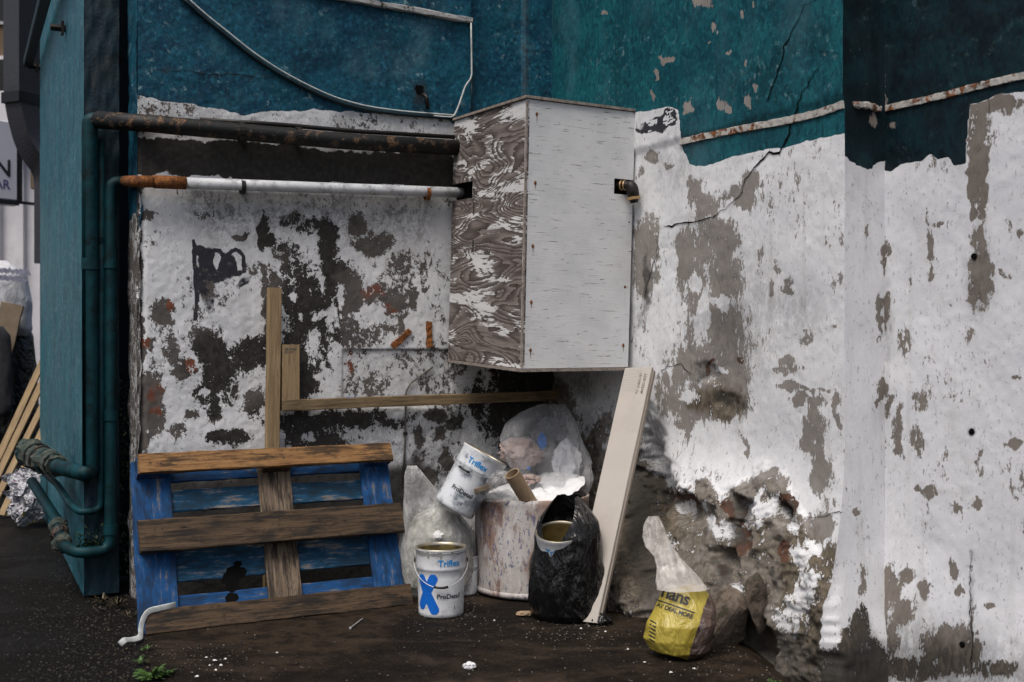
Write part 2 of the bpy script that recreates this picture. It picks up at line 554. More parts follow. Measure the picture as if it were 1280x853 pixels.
def teal_pier_mat():
    k = NT('worn_teal_board', rough=0.55, spec=0.35)
    st = k.map(k.obj, (1, 1, 0.30))
    n1 = k.noise(st, 7, 5, 0.6); n2 = k.noise(st, 30, 5, 0.7); n3 = k.noise(k.obj, 30, 5, 0.7)
    c = k.mix(k.step(n1, 0.35, 0.65), (0.002, 0.070, 0.105), (0.005, 0.125, 0.160))
    c = k.mix(k.math('MULTIPLY', k.step(n2, 0.56, 0.66), 0.5), c, (0.10, 0.22, 0.26))
    c = k.mix(k.math('MULTIPLY', k.math('MULTIPLY', k.step(n3, 0.53, 0.60), k.step(k.noise(k.obj, 3.5, 4, 0.6), 0.46, 0.58)), 0.6), c, (0.15, 0.27, 0.31))
    c = k.mix(k.math('MULTIPLY', k.step(k.noise(k.obj, 7, 7, 0.75, 0.6), 0.50, 0.62), 0.6), c, (0.003, 0.04, 0.062))
    c = k.mix(k.math('MULTIPLY', k.step(k.math('ABSOLUTE', k.math('SUBTRACT', k.noise(k.map(k.obj, (1, 1, .6)), 5, 4, 0.6, 2.5), 0.5)), 0.016, 0.004), 0.7), c, (0.16, 0.28, 0.32))
    return k.done(c, None, k.bump(k.math('ADD', n2, n3), 0.004, 0.5))
M_PIER = teal_pier_mat()
M_PIER_DK = plain_mat('shade_toned_teal_render', (0.0015, 0.024, 0.038), 0.6, 0.5, 14, 0.9, dirt=(0.002, 0.006, 0.009), dirt_amt=0.85, dscale=6)  # teal blackened so the colour carries the shade on the pipe side
M_TPIPE = plain_mat('shade_toned_teal_pipe', (0.003, 0.044, 0.055), 0.55, 0.5, 11, 0.5, spec=0.2, dirt=(0.004, 0.010, 0.010), dirt_amt=0.9, dscale=10)  # pipe teal darkened, shade of the corner painted into it
M_RUSTPIPE = rust_mat('black_rusty_pipe', (0.007, 0.0075, 0.007), 0.44, 0.55, 16, rust_a=(0.24, 0.13, 0.06), rust_b=(0.04, 0.025, 0.015))
M_WHITEPIPE = plain_mat('white_painted_pipe', (0.70, 0.72, 0.74), 0.45, 0.15, 16, 0.2, dirt=(0.10, 0.09, 0.09), dirt_amt=0.55, dscale=14)
M_RUST = rust_mat('orange_rust', (0.10, 0.03, 0.012), 0.75, 0.85, 30, rust_a=(0.34, 0.12, 0.02))
M_DARKIRON = plain_mat('dark_iron', (0.013, 0.010, 0.008), 0.5, 0.4, 30, 0.3)
M_BRASS = plain_mat('dull_brass', (0.55, 0.36, 0.17), 0.4, 0.3, 30, 0.1, metal=0.6)
M_VOID = plain_mat('deep_crack', (0.006, 0.006, 0.006), 0.95, 0.3, 20, spec=0.05)
M_TRIM = rust_mat('chipped_strip', (0.46, 0.44, 0.41), 0.46, 0.85, 11, rust_a=(0.33, 0.115, 0.03), rust_b=(0.09, 0.04, 0.02))
M_TRIM2 = rust_mat('chipped_ledge', (0.40, 0.40, 0.40), 0.40, 0.85, 22, rust_a=(0.10, 0.085, 0.07), rust_b=(0.03, 0.025, 0.02))
M_BLACKPLASTIC = plain_mat('black_plastic', (0.010, 0.010, 0.011), 0.35, 0.2, 20)
M_CABLE_DK = plain_mat('dark_cable', (0.010, 0.022, 0.026), 0.32, 0.4, 30)
M_CABLE_WH = plain_mat('pale_cable', (0.55, 0.58, 0.57), 0.5, 0.3, 30)

def ply_mat():
    k = NT('weathered_plywood', rough=0.85, spec=0.2)
    warp = k.noise(k.map(k.uv, (0.8, 2.9, 1), (0.7, 0.2, 0)), 1.35, 2.0, 0.45, 0.7)
    fine = k.noise(k.map(k.uv, (6, 60, 1)), 1.2, 4, 0.65, 0.6)
    r = k.math('FRACT', k.math('ADD', k.math('MULTIPLY', warp, 21.0), k.math('MULTIPLY', fine, 0.9)))
    c = k.mix(k.step(r, 0.05, 0.85), (0.085, 0.070, 0.063), (0.235, 0.205, 0.19))
    c = k.mix(k.math('MULTIPLY', k.step(fine, 0.48, 0.62), 0.6), c, (0.05, 0.042, 0.038))
    c = k.mix(k.step(r, 0.10, 0.02), c, (0.035, 0.028, 0.025))
    b = k.noise(k.map(k.uv, (1.1, 4.6, 1), (3.3, 2.0, 0)), 1.5, 3, 0.5, 0.5)
    e = k.noise(k.map(k.uv, (5, 34, 1), (1.3, 5.0, 0)), 1.5, 5, 0.7, 0.5)
    pm = k.step(k.math('ADD', k.math('ADD', k.math('MULTIPLY', b, 0.9), k.math('MULTIPLY', e, 0.55)), k.math('MULTIPLY', r, 0.10)), 0.835, 0.86)
    c = k.mix(pm, c, (0.66, 0.66, 0.66))
    return k.done(c, None, k.bump(k.math('ADD', k.math('MULTIPLY', r, 0.5), k.math('MULTIPLY', pm, 0.6)), 0.003, 0.7))
M_PLY = ply_mat()

def whiteply_mat():
    k = NT('white_painted_plywood', rough=0.6, spec=0.3)
    g = k.noise(k.map(k.uv, (5, 150, 1)), 1.2, 5, 0.65)
    b = k.noise(k.map(k.uv, (3, 4, 1)), 1.5, 5, 0.6)
    ck = k.noise(k.map(k.uv, (5, 62, 1), (1.7, 0.3, 0)), 1.6, 4, 0.75, 0.6)
    c = k.mix(k.step(b, 0.35, 0.7), (0.72, 0.73, 0.74), (0.62, 0.64, 0.65))
    c = k.mix(k.math('MULTIPLY', k.step(g, 0.55, 0.72), 0.25), c, (0.42, 0.42, 0.42))
    m = k.step(ck, 0.615, 0.65)
    c = k.mix(k.math('MULTIPLY', m, 0.85), c, (0.13, 0.10, 0.09))
    c = k.mix(k.math('MULTIPLY', k.step(k.noise(k.obj, 26, 5, 0.7), 0.6, 0.75), 0.3), c, (0.4, 0.37, 0.34))
    return k.done(c, None, k.bump(k.math('SUBTRACT', g, m), 0.003, 0.5))
M_WPLY = whiteply_mat()
M_PLYEDGE = plain_mat('plywood_edge', (0.36, 0.31, 0.27), 0.8, 0.5, 60, 0.4, dirt=(0.08, 0.06, 0.05), dirt_amt=0.7, dscale=24)

M_PINE = wood_mat('new_pine', (0.36, 0.265, 0.15), (0.25, 0.168, 0.088), stain_amt=0.12)
M_PINE_OLD = wood_mat('tan_batten', (0.26, 0.19, 0.105), (0.15, 0.10, 0.052), stain_amt=0.35)
M_PAL_TOP = wood_mat('pallet_orange_wood', (0.30, 0.165, 0.066), (0.17, 0.078, 0.026), stain=(0.035, 0.022, 0.012), stain_amt=0.9)
M_PAL_DARK = wood_mat('pallet_weathered_wood', (0.090, 0.057, 0.031), (0.030, 0.0185, 0.0105), stain=(0.010, 0.008, 0.006), stain_amt=0.92)
M_PAL_GREY = wood_mat('pallet_grey_wood', (0.20, 0.15, 0.105), (0.07, 0.05, 0.034), stain=(0.018, 0.014, 0.012), stain_amt=0.85)
M_PAL_BLUE = wood_mat('pallet_blue_paint', (0.20, 0.18, 0.15), (0.10, 0.085, 0.07), paint=(0.0015, 0.058, 0.185), paint_wear=0.50, stain=(0.006, 0.014, 0.03), stain_amt=0.45)
M_PAL_BLUE2 = wood_mat('pallet_faded_blue', (0.22, 0.20, 0.18), (0.11, 0.10, 0.09), paint=(0.003, 0.062, 0.135), paint_wear=0.53, stain=(0.006, 0.014, 0.02), stain_amt=0.5)

M_BUCKET = plain_mat('white_bucket', (0.74, 0.76, 0.78), 0.35, 0.08, 12, 0.0, dirt=(0.30, 0.30, 0.31), dirt_amt=0.5, dscale=16)
M_BUCKET_ST = plain_mat('stained_bucket', (0.66, 0.69, 0.72), 0.4, 0.12, 12, 0.0, dirt=(0.10, 0.13, 0.17), dirt_amt=0.9, dscale=11)
M_GREYPAINT = plain_mat('grey_paint_drip', (0.33, 0.33, 0.32), 0.5, 0.25, 25, 0.2)
M_GOLD = plain_mat('lacquered_tin', (0.30, 0.23, 0.09), 0.35, 0.4, 14, 0.1, metal=0.7, dirt=(0.05, 0.045, 0.035), dirt_amt=0.8, dscale=10)
M_TINRIM = plain_mat('tin_rim', (0.45, 0.40, 0.30), 0.4, 0.3, 20, 0.1, metal=0.7, dirt=(0.4, 0.4, 0.39), dirt_amt=0.7, dscale=20)
M_WIRE = plain_mat('steel_wire', (0.55, 0.56, 0.57), 0.4, 0.2, 20, metal=0.4)
M_INKBLUE = plain_mat('blue_print', (0.008, 0.145, 0.62), 0.4, 0.12, 30)
M_INKCYAN = plain_mat('light_blue_print', (0.01, 0.25, 0.62), 0.4, 0.12, 30)
M_INK = plain_mat('black_print', (0.02, 0.02, 0.025), 0.5, 0.2, 40)
M_INKGREY = plain_mat('faded_print', (0.10, 0.09, 0.08), 0.6, 0.2, 40)

def drum_mat():
    k = NT('paint_smeared_drum', rough=0.6, spec=0.3)
    st = k.map(k.obj, (1, 1, 0.35))
    n1 = k.noise(st, 6, 5, 0.6, 0.5); n2 = k.noise(st, 17, 6, 0.68, 0.3); n3 = k.noise(k.obj, 60, 4, 0.7)
    c = k.mix(k.step(n1, 0.42, 0.58), (0.50, 0.47, 0.45), (0.30, 0.21, 0.17))
    c = k.mix(k.math('MULTIPLY', k.step(n2, 0.5, 0.62), 0.75), c, (0.60, 0.59, 0.58))
    c = k.mix(k.math('MULTIPLY', k.step(k.noise(st, 13, 6, 0.7), 0.53, 0.62), 0.75), c, (0.17, 0.085, 0.055))
    c = k.mix(k.math('MULTIPLY', k.step(k.noise(k.map(k.obj, (1, 1, 0.5), (4, 1, 2)), 40, 6, 0.75), 0.55, 0.60), 0.85), c, (0.09, 0.105, 0.20))
    c = k.mix(k.math('MULTIPLY', k.step(n3, 0.58, 0.7), 0.5), c, (0.66, 0.65, 0.64))
    return k.done(c, None, k.bump(k.math('ADD', n2, n3), 0.004, 0.5))
M_DRUM = drum_mat()

def film_mat(name, col, alpha, rough=0.18, haze=0.35, scale=9, seed=0.0):
    """thin crinkled polythene, denser where the skin turns edge-on or folds"""
    k = NT(name, rough=rough, spec=0.6)
    v = k.map(k.obj, (1, 1, 0.6), (seed, seed * 0.7, 0))
    n = k.noise(v, scale, 3, 0.55, 0.8)
    n2 = k.noise(v, scale * 2.7, 3, 0.55, 0.6)
    lw = k.n('ShaderNodeLayerWeight'); lw.inputs['Blend'].default_value = 0.35
    al = k.math('ADD', alpha, k.math('ADD', k.math('MULTIPLY', lw.outputs['Facing'], 0.45), k.math('MULTIPLY', k.step(k.noise(v, 5.5, 4, 0.6), 0.42, 0.66), haze)), True)
    nr = k.bump(k.math('ADD', n, k.math('MULTIPLY', n2, 0.45)), 0.035, 0.9)
    return k.done(col, None, nr, None, al)
M_FILM = film_mat('clear_polythene', (0.60, 0.61, 0.63), 0.06, haze=0.20)
M_NECK = film_mat('cloudy_sack_film', (0.50, 0.475, 0.44), 0.34, rough=0.28, haze=0.45, scale=7, seed=4.0)
M_FILM2 = film_mat('milky_polythene', (0.66, 0.66, 0.65), 0.14, rough=0.25, haze=0.35, seed=2.0)

def crinkle_mat(name, col, rough=0.4, spec=0.5, scale=9, dist=0.03, dk=0.8, sheen=None):
    k = NT(name, rough=rough, spec=spec)
    v = k.map(k.obj, (1, 1, 0.55))
    n = k.noise(v, scale, 4, 0.6, 1.3)
    n2 = k.noise(v, scale * 3, 4, 0.6, 0.8)
    c = k.mix(k.step(n, 0.3, 0.7), col, tuple(x * dk for x in col))
    return k.done(c, None, k.bump(k.math('ADD', n, k.math('MULTIPLY', n2, 0.35)), dist, 0.9))
M_BLACKBAG = crinkle_mat('black_bin_liner', (0.0055, 0.0055, 0.006), 0.27, 0.5, 3.2, 0.075)
M_PAPER = crinkle_mat('white_crumpled_paper', (0.78, 0.79, 0.80), 0.85, 0.2, 12, 0.02, 0.9)
M_WHITEBAG = crinkle_mat('white_carrier_bag', (0.70, 0.71, 0.74), 0.45, 0.4, 9, 0.02, 0.85)
M_CARD = plain_mat('brown_cardboard', (0.34, 0.24, 0.15), 0.8, 0.2, 18, 0.2, dirt=(0.22, 0.15, 0.09), dirt_amt=0.5)
M_CARD_DK = plain_mat('grey_cardboard', (0.20, 0.155, 0.11), 0.85, 0.2, 18, 0.2)
M_RUBBLE = plain_mat('plaster_rubble', (0.46, 0.46, 0.41), 0.9, 0.45, 30, 0.9, dirt=(0.12, 0.125, 0.07), dirt_amt=0.8, dscale=14)
M_CREAM = plain_mat('cream_board', (0.44, 0.405, 0.365), 0.45, 0.06, 5, 0.0, dirt=(0.36, 0.325, 0.285), dirt_amt=0.5, dscale=4)
M_CREAM2 = plain_mat('cream_board_shade', (0.30, 0.255, 0.21), 0.55, 0.12, 9, 0.1, dirt=(0.33, 0.27, 0.22), dirt_amt=0.5, dscale=7)
M_WHITEWALL = plain_mat('white_shopfront', (0.70, 0.69, 0.72), 0.6, 0.12, 3, 0.1, dirt=(0.45, 0.44, 0.46), dirt_amt=0.5, dscale=2)
M_BROWNWALL = plain_mat('brown_building', (0.17, 0.115, 0.07), 0.8, 0.3, 2, 0.2)
M_DUCT = plain_mat('black_box_gutter', (0.045, 0.046, 0.055), 0.4, 0.25, 40, 0.15)
M_SIGNWHITE = plain_mat('white_sign', (0.66, 0.66, 0.71), 0.4, 0.06, 4)
M_SIGNPURPLE = plain_mat('purple_print', (0.10, 0.085, 0.25), 0.5, 0.1, 30)
M_GREYCLOTH = plain_mat('charcoal_cloth', (0.03, 0.031, 0.038), 0.9, 0.4, 20, 0.4)
M_LAGGING = plain_mat('frayed_lagging', (0.045, 0.065, 0.055), 0.9, 0.6, 24, 1.0, dirt=(0.16, 0.13, 0.09), dirt_amt=0.8, dscale=20)

def news_mat():
    k = NT('printed_newspaper', rough=0.75, spec=0.25)
    c = k.mix(k.step(k.noise(k.map(k.obj, (1, 1, 2.4)), 46, 4, 0.7), 0.49, 0.58), (0.60, 0.60, 0.63), (0.09, 0.09, 0.12))
    c = k.mix(k.step(k.noise(k.map(k.obj, (1, 1, 1), (5, 2, 1)), 12, 3, 0.6), 0.64, 0.68), c, (0.55, 0.45, 0.06))
    c = k.mix(k.step(k.noise(k.map(k.obj, (1, 1, 1), (1, 7, 3)), 13, 3, 0.6), 0.66, 0.69), c, (0.35, 0.10, 0.15))
    return k.done(c, None, k.bump(k.noise(k.obj, 14, 4, 0.6, 1.0), 0.02, 0.8))
M_NEWS = news_mat()

def sack_mat():
    k = NT('printed_sand_sack', rough=0.35, spec=0.5)
    Y, W, _ = k.attr('print')
    v = k.map(k.obj, (1, 1, 0.7))
    n = k.noise(v, 10, 4, 0.6, 1.2); n2 = k.noise(k.obj, 60, 4, 0.6)
    sand = k.mix(k.step(n, 0.35, 0.65), (0.115, 0.075, 0.058), (0.055, 0.036, 0.028))
    sand = k.mix(k.math('MULTIPLY', k.step(k.noise(v, 14, 3, 0.6, 2.0), 0.56, 0.64), 0.5), sand, (0.30, 0.25, 0.24))
    yel = k.mix(k.step(n, 0.35, 0.7), (0.43, 0.345, 0.06), (0.32, 0.25, 0.035))
    yel = k.mix(k.math('MULTIPLY', k.step(n2, 0.5, 0.8), 0.3), yel, (0.26, 0.2, 0.04))
    c = k.mix(k.step(Y, 0.47, 0.53), sand, yel)
    milk = k.mix(k.step(n, 0.4, 0.65), (0.56, 0.52, 0.48), (0.40, 0.35, 0.30))
    c = k.mix(k.step(W, 0.45, 0.55), c, milk)
    return k.done(c, None, k.bump(n, 0.025, 0.9))
M_SACK = sack_mat()

def ground_mat():
    k = NT('wet_dirty_ground', rough=0.6, spec=0.06)
    A, _, _ = k.attr('wear')                     # 0 = tarmac, 1 = old concrete slab
    n1 = k.noise(k.obj, 1.3, 6, 0.65, 0.4); n2 = k.noise(k.obj, 9, 6, 0.7); n3 = k.noise(k.obj, 90, 4, 0.7); n4 = k.noise(k.obj, 260, 2, 0.6)
    tar = k.mix(k.step(n3, 0.4, 0.66), (0.0045, 0.0042, 0.0040), (0.015, 0.0135, 0.012))
    tar = k.mix(k.step(n4, 0.62, 0.70), tar, (0.045, 0.040, 0.035))
    con = k.mix(k.step(n1, 0.40, 0.60), (0.036, 0.0255, 0.0175), (0.0085, 0.0068, 0.0055))
    con = k.mix(k.math('MULTIPLY', k.step(n2, 0.44, 0.60), 0.75), con, (0.0075, 0.006, 0.005))
    con = k.mix(k.math('MULTIPLY', k.step(n3, 0.55, 0.70), 0.5), con, (0.050, 0.038, 0.028))
    con = k.mix(k.math('MULTIPLY', k.step(k.noise(k.map(k.obj, (0.6, 2.6, 1), (0, 0, 0), (0, 0, 0.5)), 2.3, 5, 0.6), 0.55, 0.66), 0.5), con, (0.052, 0.038, 0.027))
    con = k.mix(k.step(n4, 0.64, 0.72), con, (0.11, 0.095, 0.08))
    c = k.mix(k.step(k.math('ADD', A, k.math('MULTIPLY', k.math('SUBTRACT', n2, 0.5), 0.9)), 0.4, 0.6), tar, con)
    r = k.math('ADD', 0.42, k.math('MULTIPLY', k.step(n1, 0.36, 0.60), 0.4))
    return k.done(c, r, k.bump(k.math('ADD', k.math('MULTIPLY', n2, 0.8), k.math('MULTIPLY', n3, 0.7)), 0.012, 0.9))
M_GROUND = ground_mat()

def leaf_mat(name, a, b):
    k = NT(name, rough=0.5, spec=0.35)
    return k.done(k.mix(k.noise(k.obj, 14, 3, 0.6), a, b))
M_LEAF = leaf_mat('weed_green', (0.035, 0.085, 0.018), (0.075, 0.14, 0.03))
M_MOSS = leaf_mat('dark_moss', (0.012, 0.026, 0.008), (0.03, 0.055, 0.015))
M_STRAW = leaf_mat('dead_grass', (0.10, 0.075, 0.04), (0.04, 0.03, 0.018))
M_GRIT = plain_mat('pale_grit', (0.34, 0.31, 0.28), 0.85, 0.6, 40)
M_CHIP = plain_mat('white_paint_chip', (0.70, 0.70, 0.69), 0.7, 0.15, 40)
# ------------------------------------------------------------------ the corner of walls
ANG = math.radians(28)
dL = V3(math.cos(ANG), math.sin(ANG), 0)         # along the left wall, away from the camera
dR = V3(math.sin(ANG), -math.cos(ANG), 0)        # along the right wall, towards the camera
nL = V3(math.sin(ANG), -math.cos(ANG), 0)        # left wall faces this way
nR = V3(-math.cos(ANG), -math.sin(ANG), 0)       # right wall faces this way
A = on_ground(172, 750)

def hit_u(p0, d, px):
    k = (px - CX) / FPX
    return (k * p0[1] - p0[0]) / (d[0] - k * d[1])
U_C = hit_u(A, dL, 692)
C = A + dL * U_C
S_1 = hit_u(C, dR, 1056)
C1 = C + dR * S_1
T_E = hit_u(C1, dL, 1106)
E = C1 + dL * T_E
WALL_H = 4.3

def blobs(px, py, lst):
    """softened ellipses (cx, cy, rx, ry[, angle[, strength]]) given in photo pixels on the wall"""
    out = np.zeros(np.shape(px))
    for b in lst:
        cx, cy, rx, ry = b[:4]
        an = math.radians(b[4]) if len(b) > 4 else 0
        st = b[5] if len(b) > 5 else 1.0
        x, y = px - cx, py - cy
        xr, yr = x * math.cos(an) + y * math.sin(an), -x * math.sin(an) + y * math.cos(an)
        d = np.sqrt((xr / rx) ** 2 + (yr / ry) ** 2)
        out = np.maximum(out, st * sstep(1.55, 0.45, d))
    return out
def lines(px, py, pts, w):
    d = np.full(np.shape(px), 1e9)
    for (x0, y0), (x1, y1) in zip(pts[:-1], pts[1:]):
        t = np.clip(((px - x0) * (x1 - x0) + (py - y0) * (y1 - y0)) / ((x1 - x0) ** 2 + (y1 - y0) ** 2 + 1e-9), 0, 1)
        d = np.minimum(d, np.hypot(px - x0 - t * (x1 - x0), py - y0 - t * (y1 - y0)))
    return sstep(w * 1.3, w * 0.7, d)
def below(px, py, pts, soft):
    """0..1 rising below the polyline y(x)"""
    yb = np.interp(px, [p[0] for p in pts], [p[1] for p in pts])
    return sstep(-soft, soft, py - yb)
def warp(px, py, a1=9, s1=26, a2=4, s2=8, seed=0):
    wx = (fbm(px / s1, py / s1, 0, 3, seed) - .5) * 2 * a1 + (fbm(px / s2, py / s2, 0, 3, seed + 5) - .5) * 2 * a2
    wy = (fbm(px / s1, py / s1, 0, 3, seed + 9) - .5) * 2 * a1 + (fbm(px / s2, py / s2, 0, 3, seed + 14) - .5) * 2 * a2
    return px + wx, py + wy

class Wall:
    def __init__(s, p0, d, n, disp):
        s.p0, s.d, s.n, s.disp = p0, d, n, disp
    def pt(s, u, z, off=0.0):
        u, z = np.asarray(u, float), np.asarray(z, float)
        q = s.disp(u, z) + off
        return s.p0 + u[..., None] * s.d + z[..., None] * UP + q[..., None] * s.n
    def flat(s, u, z):
        return s.p0 + np.asarray(u)[..., None] * s.d + np.asarray(z)[..., None] * UP
    def surf(s, px, py, off=0.0):
        """point of the relief seen at a photo pixel"""
        o = 0.0
        for _ in range(6):
            p = on_plane(px, py, s.p0 + s.n * o, s.n)
            u, z = np.dot(p - s.p0, s.d), p[2]
            o = float(s.disp(np.array([u]), np.array([z]))[0])
        return p + s.n * off
    def build(s, name, u0, u1, z0, z1, step, masks, mat, parent):
        us = np.linspace(u0, u1, int((u1 - u0) / step) + 2)
        # finer where the picture looks, coarse above it
        zs = np.concatenate([np.arange(z0, 3.45, step), np.linspace(3.45, z1, 12)])
        U, Zz = np.meshgrid(us, zs, indexing='ij')
        U, Zz = U.ravel(), Zz.ravel()
        P = s.pt(U, Zz)
        px, py = topx(P)
        wear, marks = masks(px, py, U, Zz)
        f = grid_faces(len(us), len(zs))
        return mesh(name, (P, f, None), mat, parent, smooth=True, attrs={'wear': wear, 'marks': marks})

def stack(*a):
    return np.stack([np.clip(x, -1, 2) for x in a], 1)

# ---- left wall
def dispL(u, z):
    px, py = topx(A + np.asarray(u)[..., None] * dL + np.asarray(z)[..., None] * UP)
    d = 0.010 * (fbm(u * 5, z * 5, 1.0, 4, 3) - 0.5) + 0.004 * (fbm(u * 40, z * 40, 2.0, 2, 4) - .5)
    d = d + 0.03 * (fbm(u * 11, z * 11, 3.0, 3, 6) - .5) * blobs(px, py, [(545, 560, 60, 60), (650, 540, 60, 70)])
    d = d - 0.05 * sstep(589.5, 592.5, px) * sstep(330, 300, py)                    # set-back bay beside the panel
    d = d + 0.022 * sstep(656, 660, px)                                            # corner strip
    patch = sstep(427, 430, px) * sstep(436, 439, py) * sstep(566, 562, px) * sstep(512, 505, py)
    d = d - 0.012 * patch
    edge = sstep(0.05, 0.0, u) * sstep(2.25, 2.0, z)
    d = d - edge * 0.05 * fbm(u * 14, z * 14, 5.0, 3, 8)
    return d
def masksL(px, py, u, z):
    x, y = warp(px, py, 8, 26, 5, 8, 11)
    bare = blobs(x, y, [(203, 389, 17, 26), (185, 430, 8, 8), (188, 500, 20, 42), (176, 540, 10, 30),
        (252, 425, 12, 14), (262, 440, 18, 34, -15), (268, 472, 24, 26), (308, 447, 30, 20), (271, 508, 8, 15), (284, 548, 30, 10),
        (318, 508, 12, 20), (232, 460, 14, 10), (240, 520, 8, 6), (340, 390, 10, 60), (330, 350, 5, 22),
        (383, 425, 30, 95), (395, 375, 46, 40), (430, 350, 26, 24), (360, 320, 16, 22, 0, .7), (500, 345, 14, 30, 0, .6), (535, 330, 8, 40, 0, .5), (440, 420, 40, 16, 0, .8), (225, 540, 16, 10, 0, .8), (215, 440, 10, 14, 0, .7), (290, 495, 16, 12, 0, .7), (410, 310, 13, 46), (374, 480, 30, 30), (372, 535, 28, 24), (440, 385, 36, 28), (478, 380, 34, 26),
        (448, 285, 8, 18), (455, 305, 14, 10), (472, 310, 24, 12, -30), (482, 330, 16, 9), (513, 371, 6, 26), (503, 405, 5, 16),
        (390, 280, 22, 12, 0, .8), (365, 275, 20, 14, 0, .75), (329, 290, 7, 24), (300, 296, 12, 5, -20), (342, 300, 9, 9),
        (460, 410, 40, 14, 0, .85), (186, 270, 10, 10), (172, 300, 7, 60, 0, .8), (170, 420, 8, 80, 0, .8), (170, 520, 10, 60),
        (420, 525, 90, 12, 0, .8), (400, 555, 40, 18, 0, .75), (545, 520, 12, 8), (570, 530, 10, 9), (528, 600, 14, 10), (550, 545, 8, 8), (560, 575, 9, 12),
        (520, 545, 7, 12), (590, 590, 12, 16), (600, 500, 8, 40, 0, .8), (640, 505, 34, 55, 0, 1.0), (670, 480, 30, 40)])
    isl = blobs(x, y, [(400, 395, 9, 7), (368, 372, 4, 9), (411, 398, 5, 12), (425, 372, 5, 18), (399, 350, 5, 16), (465, 395, 22, 12), (392, 432, 10, 22),
        (376, 395, 5, 4), (383, 545, 10, 8), (398, 465, 8, 12), (255, 488, 4, 6), (400, 500, 14, 6), (430, 475, 12, 40), (468, 335, 24, 16)])
    p = 0.90 - 0.72 * bare + 0.55 * isl * bare - 0.22 * sstep(.45, .7, fbm(px / 50, py / 50, 0, 3, 401)) * (1 - bare)
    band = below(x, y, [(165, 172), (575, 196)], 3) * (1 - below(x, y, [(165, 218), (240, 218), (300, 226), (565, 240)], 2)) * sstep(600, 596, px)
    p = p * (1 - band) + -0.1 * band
    patch = sstep(424, 432, x) * sstep(434, 438, y) * sstep(522, 506, y) * sstep(606, 590, x)
    p = p - 0.15 * patch
    rough = sstep(350, 372, x) * sstep(512, 520, y) * sstep(700, 600, x)
    p = p - 0.10 * rough
    left = sstep(182, 168, x) * sstep(225, 240, y)
    p = p - 0.26 * left
    # teal upper coat
    tl = 1 - below(x * .3 + px * .7, y * .35 + py * .65, [(150, 118), (172, 120), (200, 127), (262, 133), (305, 144), (340, 139), (400, 137), (470, 142), (562, 150), (588, 175), (592, 320), (690, 330)], 4)
    teal = np.where(z > 2.0, tl, 0) * (1.0)
    strip = below(x, y, [(150, 112), (305, 138), (560, 146)], 3) * sstep(185, 165, py - 0.03 * (px - 165)) * (px < 590)
    p = np.where(teal > .5, np.maximum(p, 1.10), p) - 0.10 * strip
    chips = blobs(x, y, [(330, 118, 3, 3), (262, 110, 3, 3)])
    p = p - .6 * chips
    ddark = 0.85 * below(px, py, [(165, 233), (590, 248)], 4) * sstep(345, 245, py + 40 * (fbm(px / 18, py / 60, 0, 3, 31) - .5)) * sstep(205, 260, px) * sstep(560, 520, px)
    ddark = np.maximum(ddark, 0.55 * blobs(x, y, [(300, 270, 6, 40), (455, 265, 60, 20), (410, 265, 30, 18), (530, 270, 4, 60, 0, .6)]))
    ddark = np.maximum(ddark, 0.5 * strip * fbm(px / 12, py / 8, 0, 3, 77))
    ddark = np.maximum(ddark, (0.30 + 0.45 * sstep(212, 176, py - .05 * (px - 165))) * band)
    ddark = np.maximum(ddark, 0.42 * rough + 0.25 * patch)
    ddark = np.maximum(ddark, 0.95 * sstep(600, 690, px) * sstep(455, 470, py))  # darker below the box, deepening towards the corner
    ddark = np.maximum(ddark, 0.9 * blobs(px, py, [(525, 118, 9, 16), (530, 140, 3, 18, 0, .8)]))
    ddark = np.maximum(ddark, 0.7 * blobs(px, py, [(657, 80, 4, 140)]))
    ddark = np.maximum(ddark, 1.05 * sstep(0.86, 0.60, z + .15 * (fbm(u * 6, z * 6, 0, 3, 66) - .5)) * sstep(565, 520, px)); ddark = np.maximum(ddark, 1.0 * sstep(0.4, 0.1, z))  # shade behind the pallet painted on the wall, over a grimy foot
    crk = lines(x, y, [(172, 83), (215, 89), (262, 93), (300, 92), (345, 97)], 1.6)
    ddark = np.maximum(ddark, 0.5 * crk)
    ddark = np.maximum(ddark, 0.8 * lines(px, py, [(429, 437), (562, 438)], 1.4))
    brick = blobs(x, y, [(215, 378, 6, 11), (203, 450, 6, 6), (178, 428, 8, 7), (237, 457, 6, 6), (433, 452, 8, 24, 0, .8), (195, 490, 14, 20, 0, .55),
        (462, 365, 22, 16, 0, .5), (487, 386, 14, 10, 0, .55), (485, 427, 8, 6, 0, .55), (455, 468, 12, 8, 0, .5), (180, 545, 8, 14, 0, .5), (195, 512, 8, 9, 0, .6)])
    gx, gy = warp(px, py, 2.0, 14, 1.2, 5, 55)
    g = np.maximum.reduce([lines(gx, gy, [(242, 301), (243.5, 340), (245, 372), (244, 399)], 2.4),
        lines(gx, gy, [(263, 335), (263, 320), (268, 313), (275, 313), (279, 322), (277, 336)], 2.3),
        lines(gx, gy, [(282, 322), (290, 313), (298, 313), (304, 322), (306, 340)], 2.4),
        blobs(gx, gy, [(262, 328, 14, 17), (284, 333, 14, 15), (250, 314, 9, 7), (271, 345, 14, 10, 0, .9), (256, 352, 13, 26, 0, .75), (262, 372, 9, 26, 0, .52), (303, 354, 11, 6, -40, .55), (296, 340, 8, 5, 0, .8)])])
    g = g * (1 - 0.95 * blobs(gx, gy, [(271, 326, 4, 9), (299, 329, 4, 9, 0, .8)]))
    kd = np.clip(0.35 + 0.75 * blobs(x, y, [(383, 425, 40, 100), (300, 447, 60, 30), (268, 470, 26, 50), (284, 548, 40, 12), (400, 300, 30, 60), (640, 520, 60, 70), (410, 530, 90, 30), (340, 290, 30, 20)]) + band * .5 + left * .15, 0, 1)
